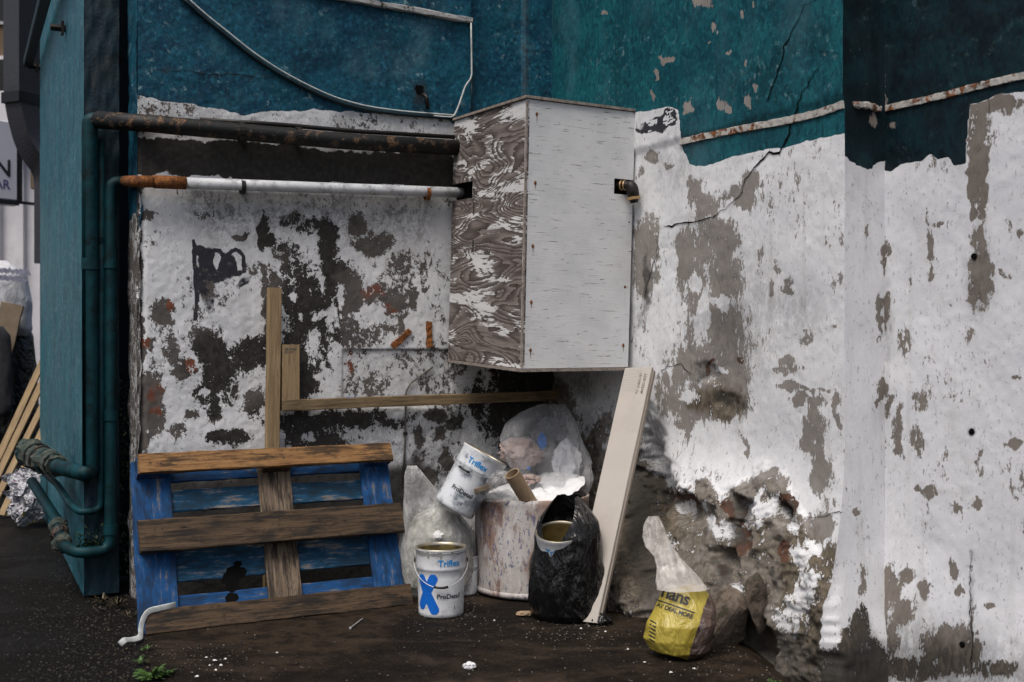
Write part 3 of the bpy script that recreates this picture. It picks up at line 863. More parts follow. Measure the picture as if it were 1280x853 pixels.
    kd = kd * (1 - 0.6 * blobs(x, y, [(203, 389, 20, 30), (470, 380, 50, 34), (190, 505, 24, 46)]))
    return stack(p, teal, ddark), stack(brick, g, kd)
wl = thing('peeling_wall', 'rendered wall with teal upper band and peeling white paint behind the blue pallet', 'wall', A)
WL = Wall(A, dL, nL, dispL)
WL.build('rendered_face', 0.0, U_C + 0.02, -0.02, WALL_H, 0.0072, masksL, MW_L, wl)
# left end of this wall: broken render edge, blue paint high up
def dispLe(u, z): return 0.012 * (fbm(u * 12, z * 8, 4.0, 3, 41) - .5) * 2 - 0.03 * sstep(0.05, 0, u) * fbm(z * 9, u * 9, 1, 3, 44) * sstep(2.3, 2.0, z)
def masksLe(px, py, u, z):
    teal = sstep(1.95, 2.1, z + .3 * (fbm(u * 9, z * 9, 0, 3, 2) - .5))
    p = 0.45 + 0.4 * teal + 0 * u
    return stack(p, teal, 0.55 * (1 - teal)), stack(0 * u, 0 * u, 0.45 + 0 * u)
WLe = Wall(A - dL * 0.0, -nL, -dL, dispLe)
WLe.build('broken_end', 0.0, 0.27, -0.02, WALL_H, 0.012, masksLe, MW_L, wl)
# ledge strip along the top of the panel, white chips on it
tA, tB = WL.surf(250, -34, 0.012), WL.surf(589, 27, 0.012)
mesh('chipped_ledge', plank(tA, tB, UP, 0.032, 0.035, 30, 0.0035, 0.004, 3), M_TRIM2, wl)
# rusty iron straps let into the render
for (x0, y0, x1, y1) in ((490, 434, 512, 413), (535.5, 402, 536, 434)):
    mesh('iron_strap', plank(WL.surf(x0, y0, 0.008), WL.surf(x1, y1, 0.012), np.cross(WL.surf(x1, y1) - WL.surf(x0, y0), nL), 0.034, 0.014, 7, 0.004, 0.003, x0), M_RUST, wl)

# ---- right wall, rubble swelling out at its foot
R_TOE = 0.42
def toe(s, z):
    w = sstep(0.25, 1.35, s) * (1 - 0.75 * sstep(1.9, S_1, s))
    return R_TOE * w * sstep(0.95, 0.0, z) ** 1.25
ROCKLINE = [(690, 470), (760, 520), (800, 560), (816, 600), (850, 606), (880, 590), (905, 620), (950, 586), (985, 600), (1000, 640), (1020, 690), (1040, 740), (1075, 770), (1110, 800)]
HOLES = [(881, 466, 15, 11, 20), (858, 636, 34, 14, 38), (912, 503, 20, 9, 15), (930, 640, 13, 26, -30), (925, 668, 12, 20, -25), (826, 600, 14, 26), (800, 560, 12, 44), (800, 650, 16, 60), (812, 720, 20, 40), (985, 640, 9, 14), (905, 712, 14, 20, -30),
         (928, 785, 22, 22, 45), (905, 800, 30, 26), (950, 815, 18, 26, -20), (1052, 810, 16, 34), (855, 800, 20, 30)]
def dispR(s, z):
    b = toe(s, z)
    P = C + np.asarray(s)[..., None] * dR + np.asarray(z)[..., None] * UP + b[..., None] * nR
    px, py = topx(P)
    x, y = warp(px, py, 9, 30, 4, 10, 21)
    rock = below(x, y, ROCKLINE, 18)
    d = b + 0.010 * (fbm(s * 4, z * 4, 1.0, 4, 13) - .5) + 0.003 * (fbm(s * 40, z * 30, 2.0, 2, 14) - .5)
    d = d + rock * (0.085 * (ridge(s * 3.2 + z * 1.1, z * 3.4 - s * 1.0, 1.5, 3, 19) - .55) + 0.075 * (fbm(s * 12, z * 12, 2.5, 5, 23, .62) - .5) + 0.03 * (ridge(s * 22, z * 22, 1.5, 3, 29) - .5))
    d = d - (0.02 + 0.07 * rock) * blobs(x, y, HOLES) - 0.16 * blobs(x, y, [(800, 630, 24, 90), (812, 720, 22, 50), (925, 800, 36, 26, 30)])
    d = d - 0.014 * blobs(x, y, [(900, 440, 36, 50), (870, 330, 44, 46)]) - 0.05 * sstep(0.10, 0, s) * 0.0
    d = d + 0.012 * sstep(691, 694, px) * sstep(2.4, 2.45, z)
    return d
def masksR(px, py, s, z):
    x, y = warp(px, py, 9, 28, 6, 9, 61)
    ys = (y - 430) * 1.0
    bare = blobs(x, y, [(806, 320, 17, 60, 0, .95), (800, 420, 10, 30, 0, .5), (866, 318, 34, 40, 8, .95), (900, 300, 22, 30), (905, 350, 26, 44, 0, .9), (868, 370, 26, 44, 10, .8),
        (905, 420, 30, 60, -8, .85), (880, 455, 44, 24), (912, 465, 26, 40), (860, 430, 20, 36, 0, .65), (880, 500, 30, 26), (905, 505, 34, 26), (840, 490, 26, 34, 0, .8), (855, 520, 8, 26),
        (886, 257, 20, 16), (925, 246, 22, 14), (935, 230, 12, 16), (820, 193, 8, 10), (836, 205, 7, 6, 0, .7), (803, 215, 6, 9, 0, .8), (868, 232, 12, 10, 30, .7), (866, 250, 8, 18, 0, .7),
        (984, 482, 14, 8), (980, 452, 7, 7, 0, .7), (992, 452, 7, 14), (1000, 500, 12, 10), (1022, 500, 14, 9), (1018, 540, 15, 40), (1025, 590, 12, 34), (1012, 486, 34, 4, 0, .8),
        (985, 356, 8, 9), (963, 360, 4, 14, 0, .8), (976, 330, 5, 10, 0, .7), (1000, 422, 4, 12, 0, .7), (1040, 410, 5, 6, 0, .7), (950, 330, 5, 30, 0, .6), (1008, 420, 4, 10, 0, .7),
        (1048, 500, 8, 12), (1047, 525, 4, 16), (1035, 300, 4, 10, 0, .7), (960, 590, 8, 8), (930, 560, 3, 20), (985, 460, 20, 6, 0, .7),
        (1020, 655, 14, 18), (1040, 700, 16, 22), (1030, 735, 20, 26), (1045, 760, 20, 40), (1055, 300, 4, 12, 0, .6), (1050, 350, 4, 10, 0, .6)])
    chips = blobs(x, y, [(875, 6, 14, 7), (888, 34, 4, 8), (926, 16, 4, 6), (945, 3, 4, 5), (884, 55, 3, 4), (833, 78, 7, 5), (817, 97, 3, 7), (816, 120, 3, 6), (948, 113, 4, 5), (936, 131, 5, 6),
        (903, 134, 6, 8), (911, 138, 5, 4), (911, 64, 3, 3), (860, 135, 3, 9), (930, 78, 2, 3), (1025, 62, 3, 5, 0, .7), (757, 20, 5, 3), (862, 140, 4, 6)])
    isl = blobs(x, y, [(838, 300, 9, 50), (866, 350, 6, 12), (848, 400, 10, 40, 0, .8), (882, 395, 7, 36), (902, 378, 14, 8), (905, 465, 9, 5, 20), (862, 495, 12, 8)])
    rock = below(x, y, ROCKLINE, 14)
    p = 0.93 - 0.76 * bare + 0.6 * isl * bare - 0.22 * sstep(.48, .72, fbm(px / 55, py / 70, 0, 3, 402)) * (1 - bare)
    wi = blobs(x, y, [(856, 637, 12, 12, 20), (862, 610, 4, 6), (892, 655, 7, 14), (912, 663, 10, 12), (945, 635, 7, 26, 20), (960, 640, 10, 22, 40), (884, 632, 4, 8), (1000, 690, 13, 16, 0, .85), (990, 660, 8, 8), (980, 645, 8, 6),
        (1000, 750, 16, 34, 0, .62), (990, 780, 12, 20, 0, .6), (975, 765, 8, 12, 0, .7), (1010, 720, 14, 10), (920, 740, 8, 16, 0, .8), (835, 690, 8, 16, 0, .7), (740, 505, 26, 26, 0, .9), (715, 560, 14, 40, 0, .9), (900, 790, 4, 8), (838, 560, 18, 26), (862, 592, 9, 8), (1005, 622, 10, 16), (812, 510, 8, 50, 0, .9), (760, 560, 8, 40, 0, .7)])
    p = p * (1 - rock) + rock * (0.20 + 0.62 * wi)
    tl = 1 - below(x * .3 + px * .7, y * .3 + py * .7, [(690, 150), (795, 140), (836, 134), (849, 138), (852, 178), (862, 205), (872, 209), (920, 196), (1000, 180), (1060, 166)], 4)
    teal = tl * (z > 1.9)
    p = np.where(teal > .5, 1.10, p) - 0.95 * chips
    black = blobs(x, y, [(825, 150, 28, 9, -14, .8), (803, 160, 10, 5, -20, .8), (838, 144, 12, 10, -20, .9)]) * (fbm(px / 7, py / 4, 0, 3, 8) > .38) * (1 - teal)
    dd = 0.22 * rock + 0.72 * blobs(x, y, HOLES)  # rock lightly grimed; holes painted darker to deepen their shade
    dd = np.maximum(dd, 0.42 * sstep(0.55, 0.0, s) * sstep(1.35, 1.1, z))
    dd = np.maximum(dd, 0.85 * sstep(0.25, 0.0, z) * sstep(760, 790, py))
    dd = np.maximum(dd, 0.9 * blobs(x, y, [(800, 620, 30, 110), (812, 720, 30, 60), (925, 800, 40, 26, 30), (806, 360, 5, 44, 8), (812, 345, 7, 8, -40), (800, 700, 24, 60), (1050, 800, 26, 44), (880, 467, 14, 9), (907, 503, 20, 8), (730, 480, 20, 16, 0, .7)]))  # shade painted into the hollows, beside crack stains and a mossy patch
    dd = np.maximum(dd, 0.30 * blobs(x, y, [(925, 500, 8, 50), (990, 390, 40, 40), (930, 400, 60, 90), (840, 200, 26, 40)]))
    dd = np.maximum(dd, 0.35 * sstep(1052, 1046, px) * 0)
    brick = blobs(x, y, [(912, 632, 6, 22, -25), (856, 622, 30, 10, 38, .8), (935, 655, 6, 20), (985, 628, 12, 14, 0, .9), (932, 684, 14, 12, 0, .7), (980, 690, 8, 18, 0, .9), (905, 708, 12, 10, 0, .7), (887, 460, 3, 12), (931, 452, 4, 6), (878, 540, 4, 3), (962, 552, 4, 3)])
    kd = np.clip(0.12 + 0.42 * rock + 0.6 * blobs(x, y, [(905, 505, 34, 26), (875, 500, 20, 18), (800, 640, 40, 90), (1050, 790, 40, 50), (1020, 720, 40, 60)]), 0, 1)
    return stack(p, teal, dd), stack(brick, black, kd)
wr = thing('cracked_wall', 'cracked wall with teal band, grey bare patches and rubble foot behind the yellow sack', 'wall', C)
WR = Wall(C, dR, nR, dispR)
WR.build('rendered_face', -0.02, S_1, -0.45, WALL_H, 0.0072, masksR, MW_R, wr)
# rusted strip under the teal band
sp = [(851, 178), (880, 171), (930, 161), (980, 152), (1020, 143), (1055, 131)]
for a, b in zip(sp[:-1], sp[1:]):
    mesh('rusted_strip', plank(WR.surf(*a, 0.006), WR.surf(*b, 0.006), UP, 0.034, 0.008, 9, 0.0022, 0.002, a[0]), M_TRIM, wr)
def crack(parent, wall, pts, w0, w1, seed):
    r = random.Random(seed)
    out, ws = [], []
    for (a, b) in zip(pts[:-1], pts[1:]):
        n = max(2, int(math.hypot(b[0] - a[0], b[1] - a[1]) / 5))
        for i in range(n):
            t = i / n
            out.append(wall.surf(a[0] + (b[0] - a[0]) * t + r.uniform(-1.4, 1.4), a[1] + (b[1] - a[1]) * t + r.uniform(-1.4, 1.4), 0.0035))
            ws.append(r.uniform(w0, w1) * (0.25 + 0.75 * math.sin(math.pi * min(1, max(0.06, (len(out) % 40) / 40)))))
    out.append(wall.surf(*pts[-1], 0.0035)); ws.append(0.001)
    return mesh('crack', ribbon(out, ws, wall.n), M_VOID, parent)
crack(wl, WL, [(172, 83), (200, 88), (232, 89), (262, 94), (290, 93), (318, 97), (345, 98)], .002, .004, 12)
crack(wr, WR, [(1022, 0), (1006, 6), (996, 30), (981, 58), (977, 78), (966, 110), (958, 128)], 0.004, 0.009, 1)
crack(wr, WR, [(1022, 85), (1004, 116), (992, 145), (985, 172), (974, 192), (962, 190), (948, 205), (932, 224), (926, 246), (912, 258), (896, 268), (880, 276), (856, 280), (830, 284)], 0.006, 0.013, 2)
crack(wr, WR, [(828, 284), (822, 296), (822, 318), (812, 345), (806, 372)], 0.003, 0.006, 3)
crack(wr, WR, [(992, 66), (1012, 65), (1030, 65), (1050, 68)], 0.0012, 0.003, 4)
crack(wr, WR, [(826, 463), (836, 458), (852, 456), (866, 468)], 0.004, 0.010, 5)
crack(wr, WR, [(995, 645), (1020, 648), (1050, 640), (1054, 640)], 0.002, 0.005, 6)

def rock(name, c, rx, ry, rz, rot, seed, parent, mat=M_STONE, sub=4):
    bm = bmesh.new()
    bmesh.ops.create_icosphere(bm, subdivisions=sub, radius=1.0)
    v = np.array([q.co[:] for q in bm.verts]); f = [[q.index for q in p.verts] for p in bm.faces]
    bm.free()
    rr = np.random.RandomState(seed)
    pl = rr.normal(size=(11, 3)); pl /= np.linalg.norm(pl, axis=1)[:, None]
    dd = rr.uniform(.62, .95, 11)
    dots = v @ pl.T
    k = np.min(np.where(dots > .05, dd / np.maximum(dots, .05), 9), axis=1)
    k = np.minimum(k, 1.15) * (1 + 0.14 * (fbm(v[:, 0] * 4 + seed, v[:, 1] * 4, v[:, 2] * 4, 3, seed) - .5))
    v = v * k[:, None] * np.array([rx, ry, rz])
    v = xf(v, np.array(Matrix.Rotation(rot[2], 4, 'Z') @ Matrix.Rotation(rot[1], 4, 'Y') @ Matrix.Rotation(rot[0], 4, 'X')))
    return mesh(name, (v + np.asarray(c), f, None), mat, parent, smooth=False)
# stones showing at the foot of the right wall
for i, (px, py, off, rx, ry, rz, rot) in enumerate([
        (905, 778, 0.02, .11, .09, .14, (0.1, 0.2, 0.3)), (938, 752, 0.0, .06, .05, .13, (0, -0.25, 0.4)),
        (976, 800, 0.02, .085, .07, .20, (0, -0.42, 0.5)), (820, 740, 0.0, .10, .08, .10, (0.2, 0.1, 0.9)),
        (893, 738, -0.02, .08, .06, .10, (0, -0.3, 0.1))]):
    p = WR.surf(px, py, off - 0.03)
    rock('stone', p, rx, ry, rz, rot, 50 + i, wr)

# ---- return and recessed wall beyond the corner
def toe2(u, z): return 0.05 * sstep(0.5, 0, z)
def dispT(u, z): return sstep(0, .05, u) * (0.008 * (fbm(u * 5 + 9, z * 4, 1, 3, 71) - .5) + toe2(u, z) + 0.03 * sstep(.2, 0, z) * fbm(u * 9, z * 9, 3, 3, 5))
def masksT(px, py, u, z):
    x, y = warp(px, py, 6, 22, 4, 8, 81)
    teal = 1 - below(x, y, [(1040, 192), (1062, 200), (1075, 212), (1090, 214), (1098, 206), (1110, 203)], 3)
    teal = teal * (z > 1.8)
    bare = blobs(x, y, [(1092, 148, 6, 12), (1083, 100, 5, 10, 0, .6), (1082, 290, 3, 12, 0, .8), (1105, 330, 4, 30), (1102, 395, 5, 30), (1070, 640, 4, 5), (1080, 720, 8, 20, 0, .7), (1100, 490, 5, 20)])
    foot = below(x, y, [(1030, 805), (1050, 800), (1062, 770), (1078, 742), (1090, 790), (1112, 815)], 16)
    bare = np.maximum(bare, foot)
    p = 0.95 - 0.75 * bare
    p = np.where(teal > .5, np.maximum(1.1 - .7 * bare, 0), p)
    dd = np.maximum(0.85 * below(x, y, [(1030, 812), (1062, 800), (1080, 770), (1112, 825)], 22), 0.08 + 0 * x)
    return stack(p, teal, dd), stack(0 * x, 0 * x, 0.2 + .7 * foot)
wn_ = thing('recessed_wall', 'dark teal and white wall set back beyond the cracked wall, rust line across it', 'wall', C1)
class ReturnWall(Wall):
    def pt(s, u, z, off=0.0):
        q = dispR(np.full(np.shape(z), S_1), z)
        return Wall.pt(s, u, z, off) - (q * (1 - np.clip(u / T_E, 0, 1)))[..., None] * s.d
WT = ReturnWall(C1, dL, nL, dispT)
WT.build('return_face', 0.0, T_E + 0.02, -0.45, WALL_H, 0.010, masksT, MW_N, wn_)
S_E = 2.2
def dispN(s, z): return 0.010 * (fbm(s * 4 + 3, z * 4, 1, 3, 91) - .5) + 0.003 * (fbm(s * 40, z * 30, 1, 2, 92) - .5) + toe2(s, z)
NHOLES = [(1218, 321, 5, 5), (1215, 540, 5, 5), (1203, 806, 5, 5)]
def masksN(px, py, s, z):
    x, y = warp(px, py, 6, 26, 5, 9, 101)
    tl = 1 - below(x * .35 + px * .65, y * .35 + py * .65, [(1100, 212), (1112, 214), (1126, 206), (1150, 203), (1163, 192), (1172, 200), (1186, 196), (1192, 206), (1207, 206), (1212, 130), (1222, 127), (1250, 120), (1290, 112), (1500, 70)], 3)
    teal = tl * (z > 1.7)
    strip = sstep(1207, 1211, x) * sstep(1236, 1231, x) * sstep(282, 270, y)
    bare = np.maximum(strip, blobs(x, y, [(1250, 130, 40, 12), (1224, 350, 15, 42), (1222, 300, 12, 24, 0, .8), (1222, 245, 12, 34), (1108, 320, 5, 28), (1104, 390, 8, 34), (1100, 490, 8, 20), (1110, 510, 5, 18), (1125, 520, 4, 18, 0, .7), (1130, 430, 10, 22, 0, .6), (1165, 310, 6, 16, 0, .8),
        (1175, 280, 9, 5, 0, .8), (1163, 340, 4, 12, 0, .7), (1140, 355, 4, 6, 0, .7), (1255, 345, 9, 5, 0, .8), (1276, 292, 5, 8), (1258, 280, 5, 12, 0, .7), (1150, 500, 12, 16, 0, .7), (1145, 548, 8, 20, 0, .8), (1120, 545, 5, 30, 0, .6), (1268, 555, 14, 6), (1226, 575, 5, 20, 0, .8), (1160, 615, 9, 6, 0, .9),
        (1146, 610, 4, 4), (1200, 635, 6, 7, 0, .8), (1222, 630, 6, 8, 0, .8), (1192, 710, 6, 12), (1197, 735, 5, 7), (1235, 755, 9, 5), (1112, 730, 14, 24), (1128, 765, 12, 20, 0, .8), (1135, 720, 14, 10, 0, .8), (1155, 740, 8, 12), (1098, 770, 16, 30, 0, .7), (1105, 800, 22, 34, 0, .8), (1190, 812, 44, 32), (1150, 835, 60, 16),
        (1215, 790, 4, 40, 0, .9), (1240, 835, 30, 12, 0, .8), (1270, 470, 6, 4, 0, .7), (1208, 420, 6, 8, 0, .6)]))
    p = 0.93 - 0.76 * bare - 0.22 * sstep(.48, .72, fbm(px / 45, py / 60, 0, 3, 403)) * (1 - bare)
    p = np.where(teal > .5, 1.12 - .7 * blobs(x, y, [(1113, 158, 8, 7), (1104, 110, 2, 26, 0, .8), (1108, 128, 3, 12)]), p)
    dd = np.maximum.reduce([0.95 * blobs(px, py, NHOLES), 0.35 * blobs(x, y, [(1224, 350, 18, 60), (1105, 400, 10, 60)]), 0.5 * lines(px, py, [(1214, 690), (1213, 850)], 3), 0.6 * sstep(0.30, 0.0, z)])
    return stack(p, teal, dd), stack(0 * x, 0 * x, 0.30 + .4 * sstep(780, 830, py))
WN = Wall(E, dR, nR, dispN)
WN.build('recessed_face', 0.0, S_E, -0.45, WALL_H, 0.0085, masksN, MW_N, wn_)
sp = [(1108, 136), (1140, 129), (1180, 120), (1220, 109), (1262, 99), (1330, 85)]
for a, b in zip(sp[:-1], sp[1:]):
    mesh('rusted_strip', plank(WN.surf(*a, 0.006), WN.surf(*b, 0.006), UP, 0.028, 0.008, 9, 0.0022, 0.002, a[0]), M_TRIM, wn_)
sp = [(1066, 131), (1084, 133), (1100, 137)]
for a, b in zip(sp[:-1], sp[1:]):
    mesh('rusted_strip', plank(WT.surf(*a, 0.006), WT.surf(*b, 0.006), UP, 0.026, 0.018, 5, 0.005, 0.004, a[0]), M_TRIM, wn_)
for i, (hx, hy, _, _) in enumerate(NHOLES):
    mesh('drilled_hole', tube([WN.surf(hx, hy, -0.02), WN.surf(hx, hy, 0.0045)], 0.013, 10, jit=0.15, seed=i), M_VOID, wn_)
crack(wn_, WN, [(1237, 124), (1236, 138), (1237, 148)], 0.003, 0.006, 8)
crack(wn_, WN, [(1214, 690), (1213, 760), (1216, 800), (1214, 850)], 0.002, 0.006, 9)

# ------------------------------------------------------------------ ground
def axis(lo, a, b, hi, step):
    return np.concatenate([-np.geomspace(-lo, -a + 1e-6, 8)[:-1] if lo < 0 else [], np.arange(a, b, step), np.geomspace(b, hi, 8)])
gx = np.concatenate([np.linspace(-40, -6, 8)[:-1], np.arange(-6, 4, 0.04), np.linspace(4, 40, 8)])
gy = np.concatenate([np.linspace(-40, 2.5, 8)[:-1], np.arange(2.5, 13, 0.04), np.linspace(13, 60, 8)])
GX, GY = np.meshgrid(gx, gy, indexing='ij')
GX, GY = GX.ravel(), GY.ravel()
g0, g1 = on_ground(190, 853), on_ground(174, 770)
side = ((GX - g0[0]) * (g1[1] - g0[1]) - (GY - g0[1]) * (g1[0] - g0[0])) / np.linalg.norm(g1 - g0)
slab = sstep(-0.10, 0.10, side)
GZ = 0.008 * (fbm(GX * 3, GY * 3, 0, 4, 5) - .5) - 0.014 * (1 - slab) + 0.010 * (1 - slab) * (fbm(GX * 9, GY * 9, 0, 3, 6) - .5) - 0.004 - 0.34 * sstep(0.95, 1.6, GX) * sstep(2.0, 4.0, GY)
gnd = mesh('ground', (np.stack([GX, GY, GZ], 1), grid_faces(len(gx), len(gy)), None), M_GROUND, smooth=True, origin=(0, 0, 0), attrs={'wear': np.stack([slab, slab * 0, slab * 0], 1)})
gnd['kind'] = 'structure'

# ------------------------------------------------------------------ teal building corner on the left
Pc = on_ground(105, 745)
Qf = on_ground(50, 637)
fL = unit(Qf - Pc)                              # along its alley side
nPl = unit(V3(-fL[1], fL[0], 0)) if np.dot(V3(-fL[1], fL[0], 0), -Pc) > 0 else unit(V3(fL[1], -fL[0], 0))
pier = thing('teal_building', 'teal painted corner building with pipes running down it, alley on its far side', 'building', Pc)
LEN = np.linalg.norm(Qf - Pc)
H2 = 5.2
def slab_geo(p, ax, ay, nseg, mz, seed, amp=0.004):
    us, zs = np.linspace(0, 1, nseg), np.linspace(0, 1, mz)
    U, W = [q.ravel() for q in np.meshgrid(us, zs, indexing='ij')]
    n = unit(np.cross(ax, ay))
    P = p + U[:, None] * ax + W[:, None] * ay + (amp * (fbm(U * 5, W * 90, 0, 3, seed) - .5))[:, None] * n
    return P, grid_faces(nseg, mz), None
mesh('alley_side', slab_geo(Pc, Qf - Pc, UP * H2, 60, 120, 1), M_PIER, pier, smooth=True)
T_S = hit_u(Pc, dL, 149)
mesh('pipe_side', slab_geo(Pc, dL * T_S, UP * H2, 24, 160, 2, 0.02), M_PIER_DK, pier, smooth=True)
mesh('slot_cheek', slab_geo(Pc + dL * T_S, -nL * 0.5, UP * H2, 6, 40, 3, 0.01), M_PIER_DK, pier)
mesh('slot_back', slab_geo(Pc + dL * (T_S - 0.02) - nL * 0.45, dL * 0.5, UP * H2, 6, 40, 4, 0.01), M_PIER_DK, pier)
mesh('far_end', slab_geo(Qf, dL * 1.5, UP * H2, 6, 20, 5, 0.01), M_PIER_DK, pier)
# string course and iron pegs on the alley side
m0 = Pc + fL * 0.2 + nPl * 0.05 + UP * 3.62
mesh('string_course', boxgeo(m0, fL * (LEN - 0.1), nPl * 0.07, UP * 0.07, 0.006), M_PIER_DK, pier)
for (px, py) in ((82, 36), (49, 84)):
    p = on_plane(px, py, Pc, nPl)
    mesh('iron_peg', cat_geo(tube([p - nPl * 0.02, p + nPl * 0.09], 0.022, 8), boxgeo(p + nPl * 0.01 - UP * 0.04 - fL * 0.03, fL * 0.06, UP * 0.08, nPl * 0.018)), M_DARKIRON, pier)
# ------------------------------------------------------------------ pipes on the walls
def pxz(px, py, Z): return at(px, py, Z)
def wallp(px, py, off): return on_plane(px, py, A + nL * off, nL)
def pierp(px, py, off): return on_plane(px, py, Pc + nL * off, nL)
def ring(c, axis, r, w, seg=18, thick=0.006):
    a = unit(axis)
    return lathe([(r, -w / 2), (r + thick, -w / 2), (r + thick, w / 2), (r, w / 2), (r, -w / 2)], seg, frame(c, a, np.cross(a, V3(.3, .5, .8))), closed_bottom=False)

# waste pipe: rusty run under the teal band, drops down the corner and wraps round it
pa = [wallp(590, 186, .09), wallp(420, 176, .09), wallp(300, 165, .09), wallp(180, 154, .09), pierp(112, 150, .06)]
pv = [pierp(112, 150, .06), pierp(113, 590, .06)]
cA = Pc + nPl * 0.075 + UP * pv[1][2]
pe_ = [pv[1], pierp(104, 592, .075), cA + fL * 0.25 + nPl * .03, at(66, 580, 6.95), at(36, 566, 7.25)]
wp = thing('waste_pipe', 'thick black rusty waste pipe under the teal band, turning down the teal corner', 'pipe', pv[1])
mesh('rusty_run', tube(fillet(pa[:4] + [pierp(122, 150, .08)], .12), 0.046, 18, seed=1, jit=0.02), M_RUSTPIPE, wp, smooth=True)
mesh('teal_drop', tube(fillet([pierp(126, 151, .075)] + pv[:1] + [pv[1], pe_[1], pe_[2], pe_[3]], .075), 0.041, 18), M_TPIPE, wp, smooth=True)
mesh('upper_conduit', tube(fillet([wallp(590, 173, .05), wallp(440, 164, .05), wallp(350, 156, .05), wallp(250, 150, .05)], .1), 0.013, 10), M_DARKIRON, wp, smooth=True)
for px in (301, 372):
    c = wallp(px, 165 + (px - 300) * .083, .09)
    mesh('bracket', cat_geo(ring(c, dL, .047, .03), boxgeo(c - nL * .09 - UP * .012, nL * .05, dL * .02, UP * .07)), M_DARKIRON, wp)
for px, py in ((113, 330),):
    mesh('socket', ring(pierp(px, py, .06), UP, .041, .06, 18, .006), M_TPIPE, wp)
lag = []
q0, q1 = np.asarray(pe_[3]), np.asarray(pe_[4])
pts = [pe_[2] * .7 + q0 * .3, pe_[2] * .35 + q0 * .65, q0, q0 * .6 + q1 * .4, q1]
mesh('torn_lagging', tube([pts[0] + (pts[-1] - pts[0]) * t + V3(0, 0, .012 * math.sin(9 * t)) for t in np.linspace(0, 1, 16)], [0.05 + 0.02 * RNG.random() + 0.028 * t for t in np.linspace(0, 1, 16)], 16, jit=0.16, seed=5), M_LAGGING, wp)
for i in range(5):
    t = i / 4
    c = pts[0] + (pts[-1] - pts[0]) * (t * .8 + .1)
    mesh('lagging_wrap', ring(c, pts[-1] - pts[0], 0.062 + .02 * t, 0.03 + .02 * RNG.random(), 14, .008), [M_LAGGING, M_TPIPE, M_RUSTPIPE][i % 3], wp)

# white water pipe into the box, rusty joint, teal drop
ov = thing('overflow_pipe', 'slim white pipe with rusty orange joint running into the plywood box', 'pipe', pierp(138, 690, .05))
w0, w1, w2 = wallp(604, 242, .075), wallp(232, 229, .075), wallp(192, 227.5, .075)
mesh('white_run', tube([w0, w0 * .66 + w1 * .34, w0 * .33 + w1 * .67, w1], 0.031, 16), M_WHITEPIPE, ov, smooth=True)
mesh('rusty_joint', tube([w1, w2], 0.035, 16, jit=.03), M_RUST, ov, smooth=True)
mesh('rusty_end', tube(fillet([w2, wallp(170, 227, .075), pierp(156, 227, .06)], .08), 0.031, 16), M_RUST, ov, smooth=True)
vb = pierp(138, 688, .05)
b1 = pierp(100, 692, .07)
b2 = Pc + nPl * .10 + fL * .06 + UP * .262
b3 = at(72, 652, 6.7)
b4 = at(40, 602, 7.3)
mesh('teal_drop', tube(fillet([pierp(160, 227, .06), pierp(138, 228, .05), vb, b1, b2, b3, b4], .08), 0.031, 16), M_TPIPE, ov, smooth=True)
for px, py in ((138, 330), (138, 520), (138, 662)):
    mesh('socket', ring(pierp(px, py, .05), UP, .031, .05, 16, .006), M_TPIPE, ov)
for px in (303, 534):
    c = wallp(px, 231.5 + (px - 232) * .035, .075)
    mesh('bracket', cat_geo(ring(c, dL, .032, .022, 16, .008), boxgeo(c - nL * .07 - UP * .008, nL * .04, dL * .016, UP * .055)), M_RUST if px > 400 else M_DARKIRON, ov)
for t in (.15, .5, .82):
    c = b2 * (1 - t) + b3 * t
    mesh('lagging_wrap', tube([c + (b3 - b2) * k for k in (-.1, -.04, .03, .1)], [.038, .052, .05, .037], 14, jit=.14, seed=int(t * 100)), M_LAGGING if t != .5 else M_RUSTPIPE, ov)
# thin pipe between them
tp = thing('thin_pipe', 'thin teal pipe squeezed between two thicker teal drop pipes', 'pipe', pierp(126, 640, .03))
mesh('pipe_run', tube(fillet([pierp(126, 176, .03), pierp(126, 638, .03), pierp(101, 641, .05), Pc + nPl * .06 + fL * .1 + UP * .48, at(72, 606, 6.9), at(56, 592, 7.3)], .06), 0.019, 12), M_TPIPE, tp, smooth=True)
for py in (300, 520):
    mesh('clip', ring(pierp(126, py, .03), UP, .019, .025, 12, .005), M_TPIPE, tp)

# ------------------------------------------------------------------ cables on the teal band
c1 = [(222, -6), (250, 20), (280, 44), (312, 70), (345, 92), (380, 111), (415, 127), (455, 138), (500, 144), (540, 147), (566, 149)]
cb = thing('sagging_cable', 'dark glossy cable sagging across the teal band above the rusty pipe', 'cable', WL.surf(566, 149))
mesh('cable_run', tube(fillet([WL.surf(x, y, .016) for x, y in c1], .2, 4), 0.0105, 8), M_CABLE_DK, cb, smooth=True)
mesh('cable_fellow', tube(fillet([WL.surf(x + 3, y - 4, .012) for x, y in c1], .2, 4), 0.0055, 6), M_CABLE_WH, cb, smooth=True)
cw = thing('white_cable', 'thin white cable up the edge of the teal panel beside the box', 'cable', WL.surf(588, 146))
mesh('cable_run', tube(fillet([WL.surf(540, 146, .02), WL.surf(565, 148, .02), WL.surf(571, 135, .02), WL.surf(580, 108, .02), WL.surf(588, 98, .02), WL.surf(587.5, 60, .02), WL.surf(586.5, 30, .025)], .03, 4), 0.0055, 6), M_CABLE_WH, cw, smooth=True)
mesh('cable_end', tube([WL.surf(588.5, 98, .012), WL.surf(589, 146, .012)], 0.004, 6), M_CABLE_DK, cw, smooth=True)
cd = thing('wall_conduit', 'thin rusty conduit down the grey render beside the pallet', 'conduit', WL.surf(503, 600))
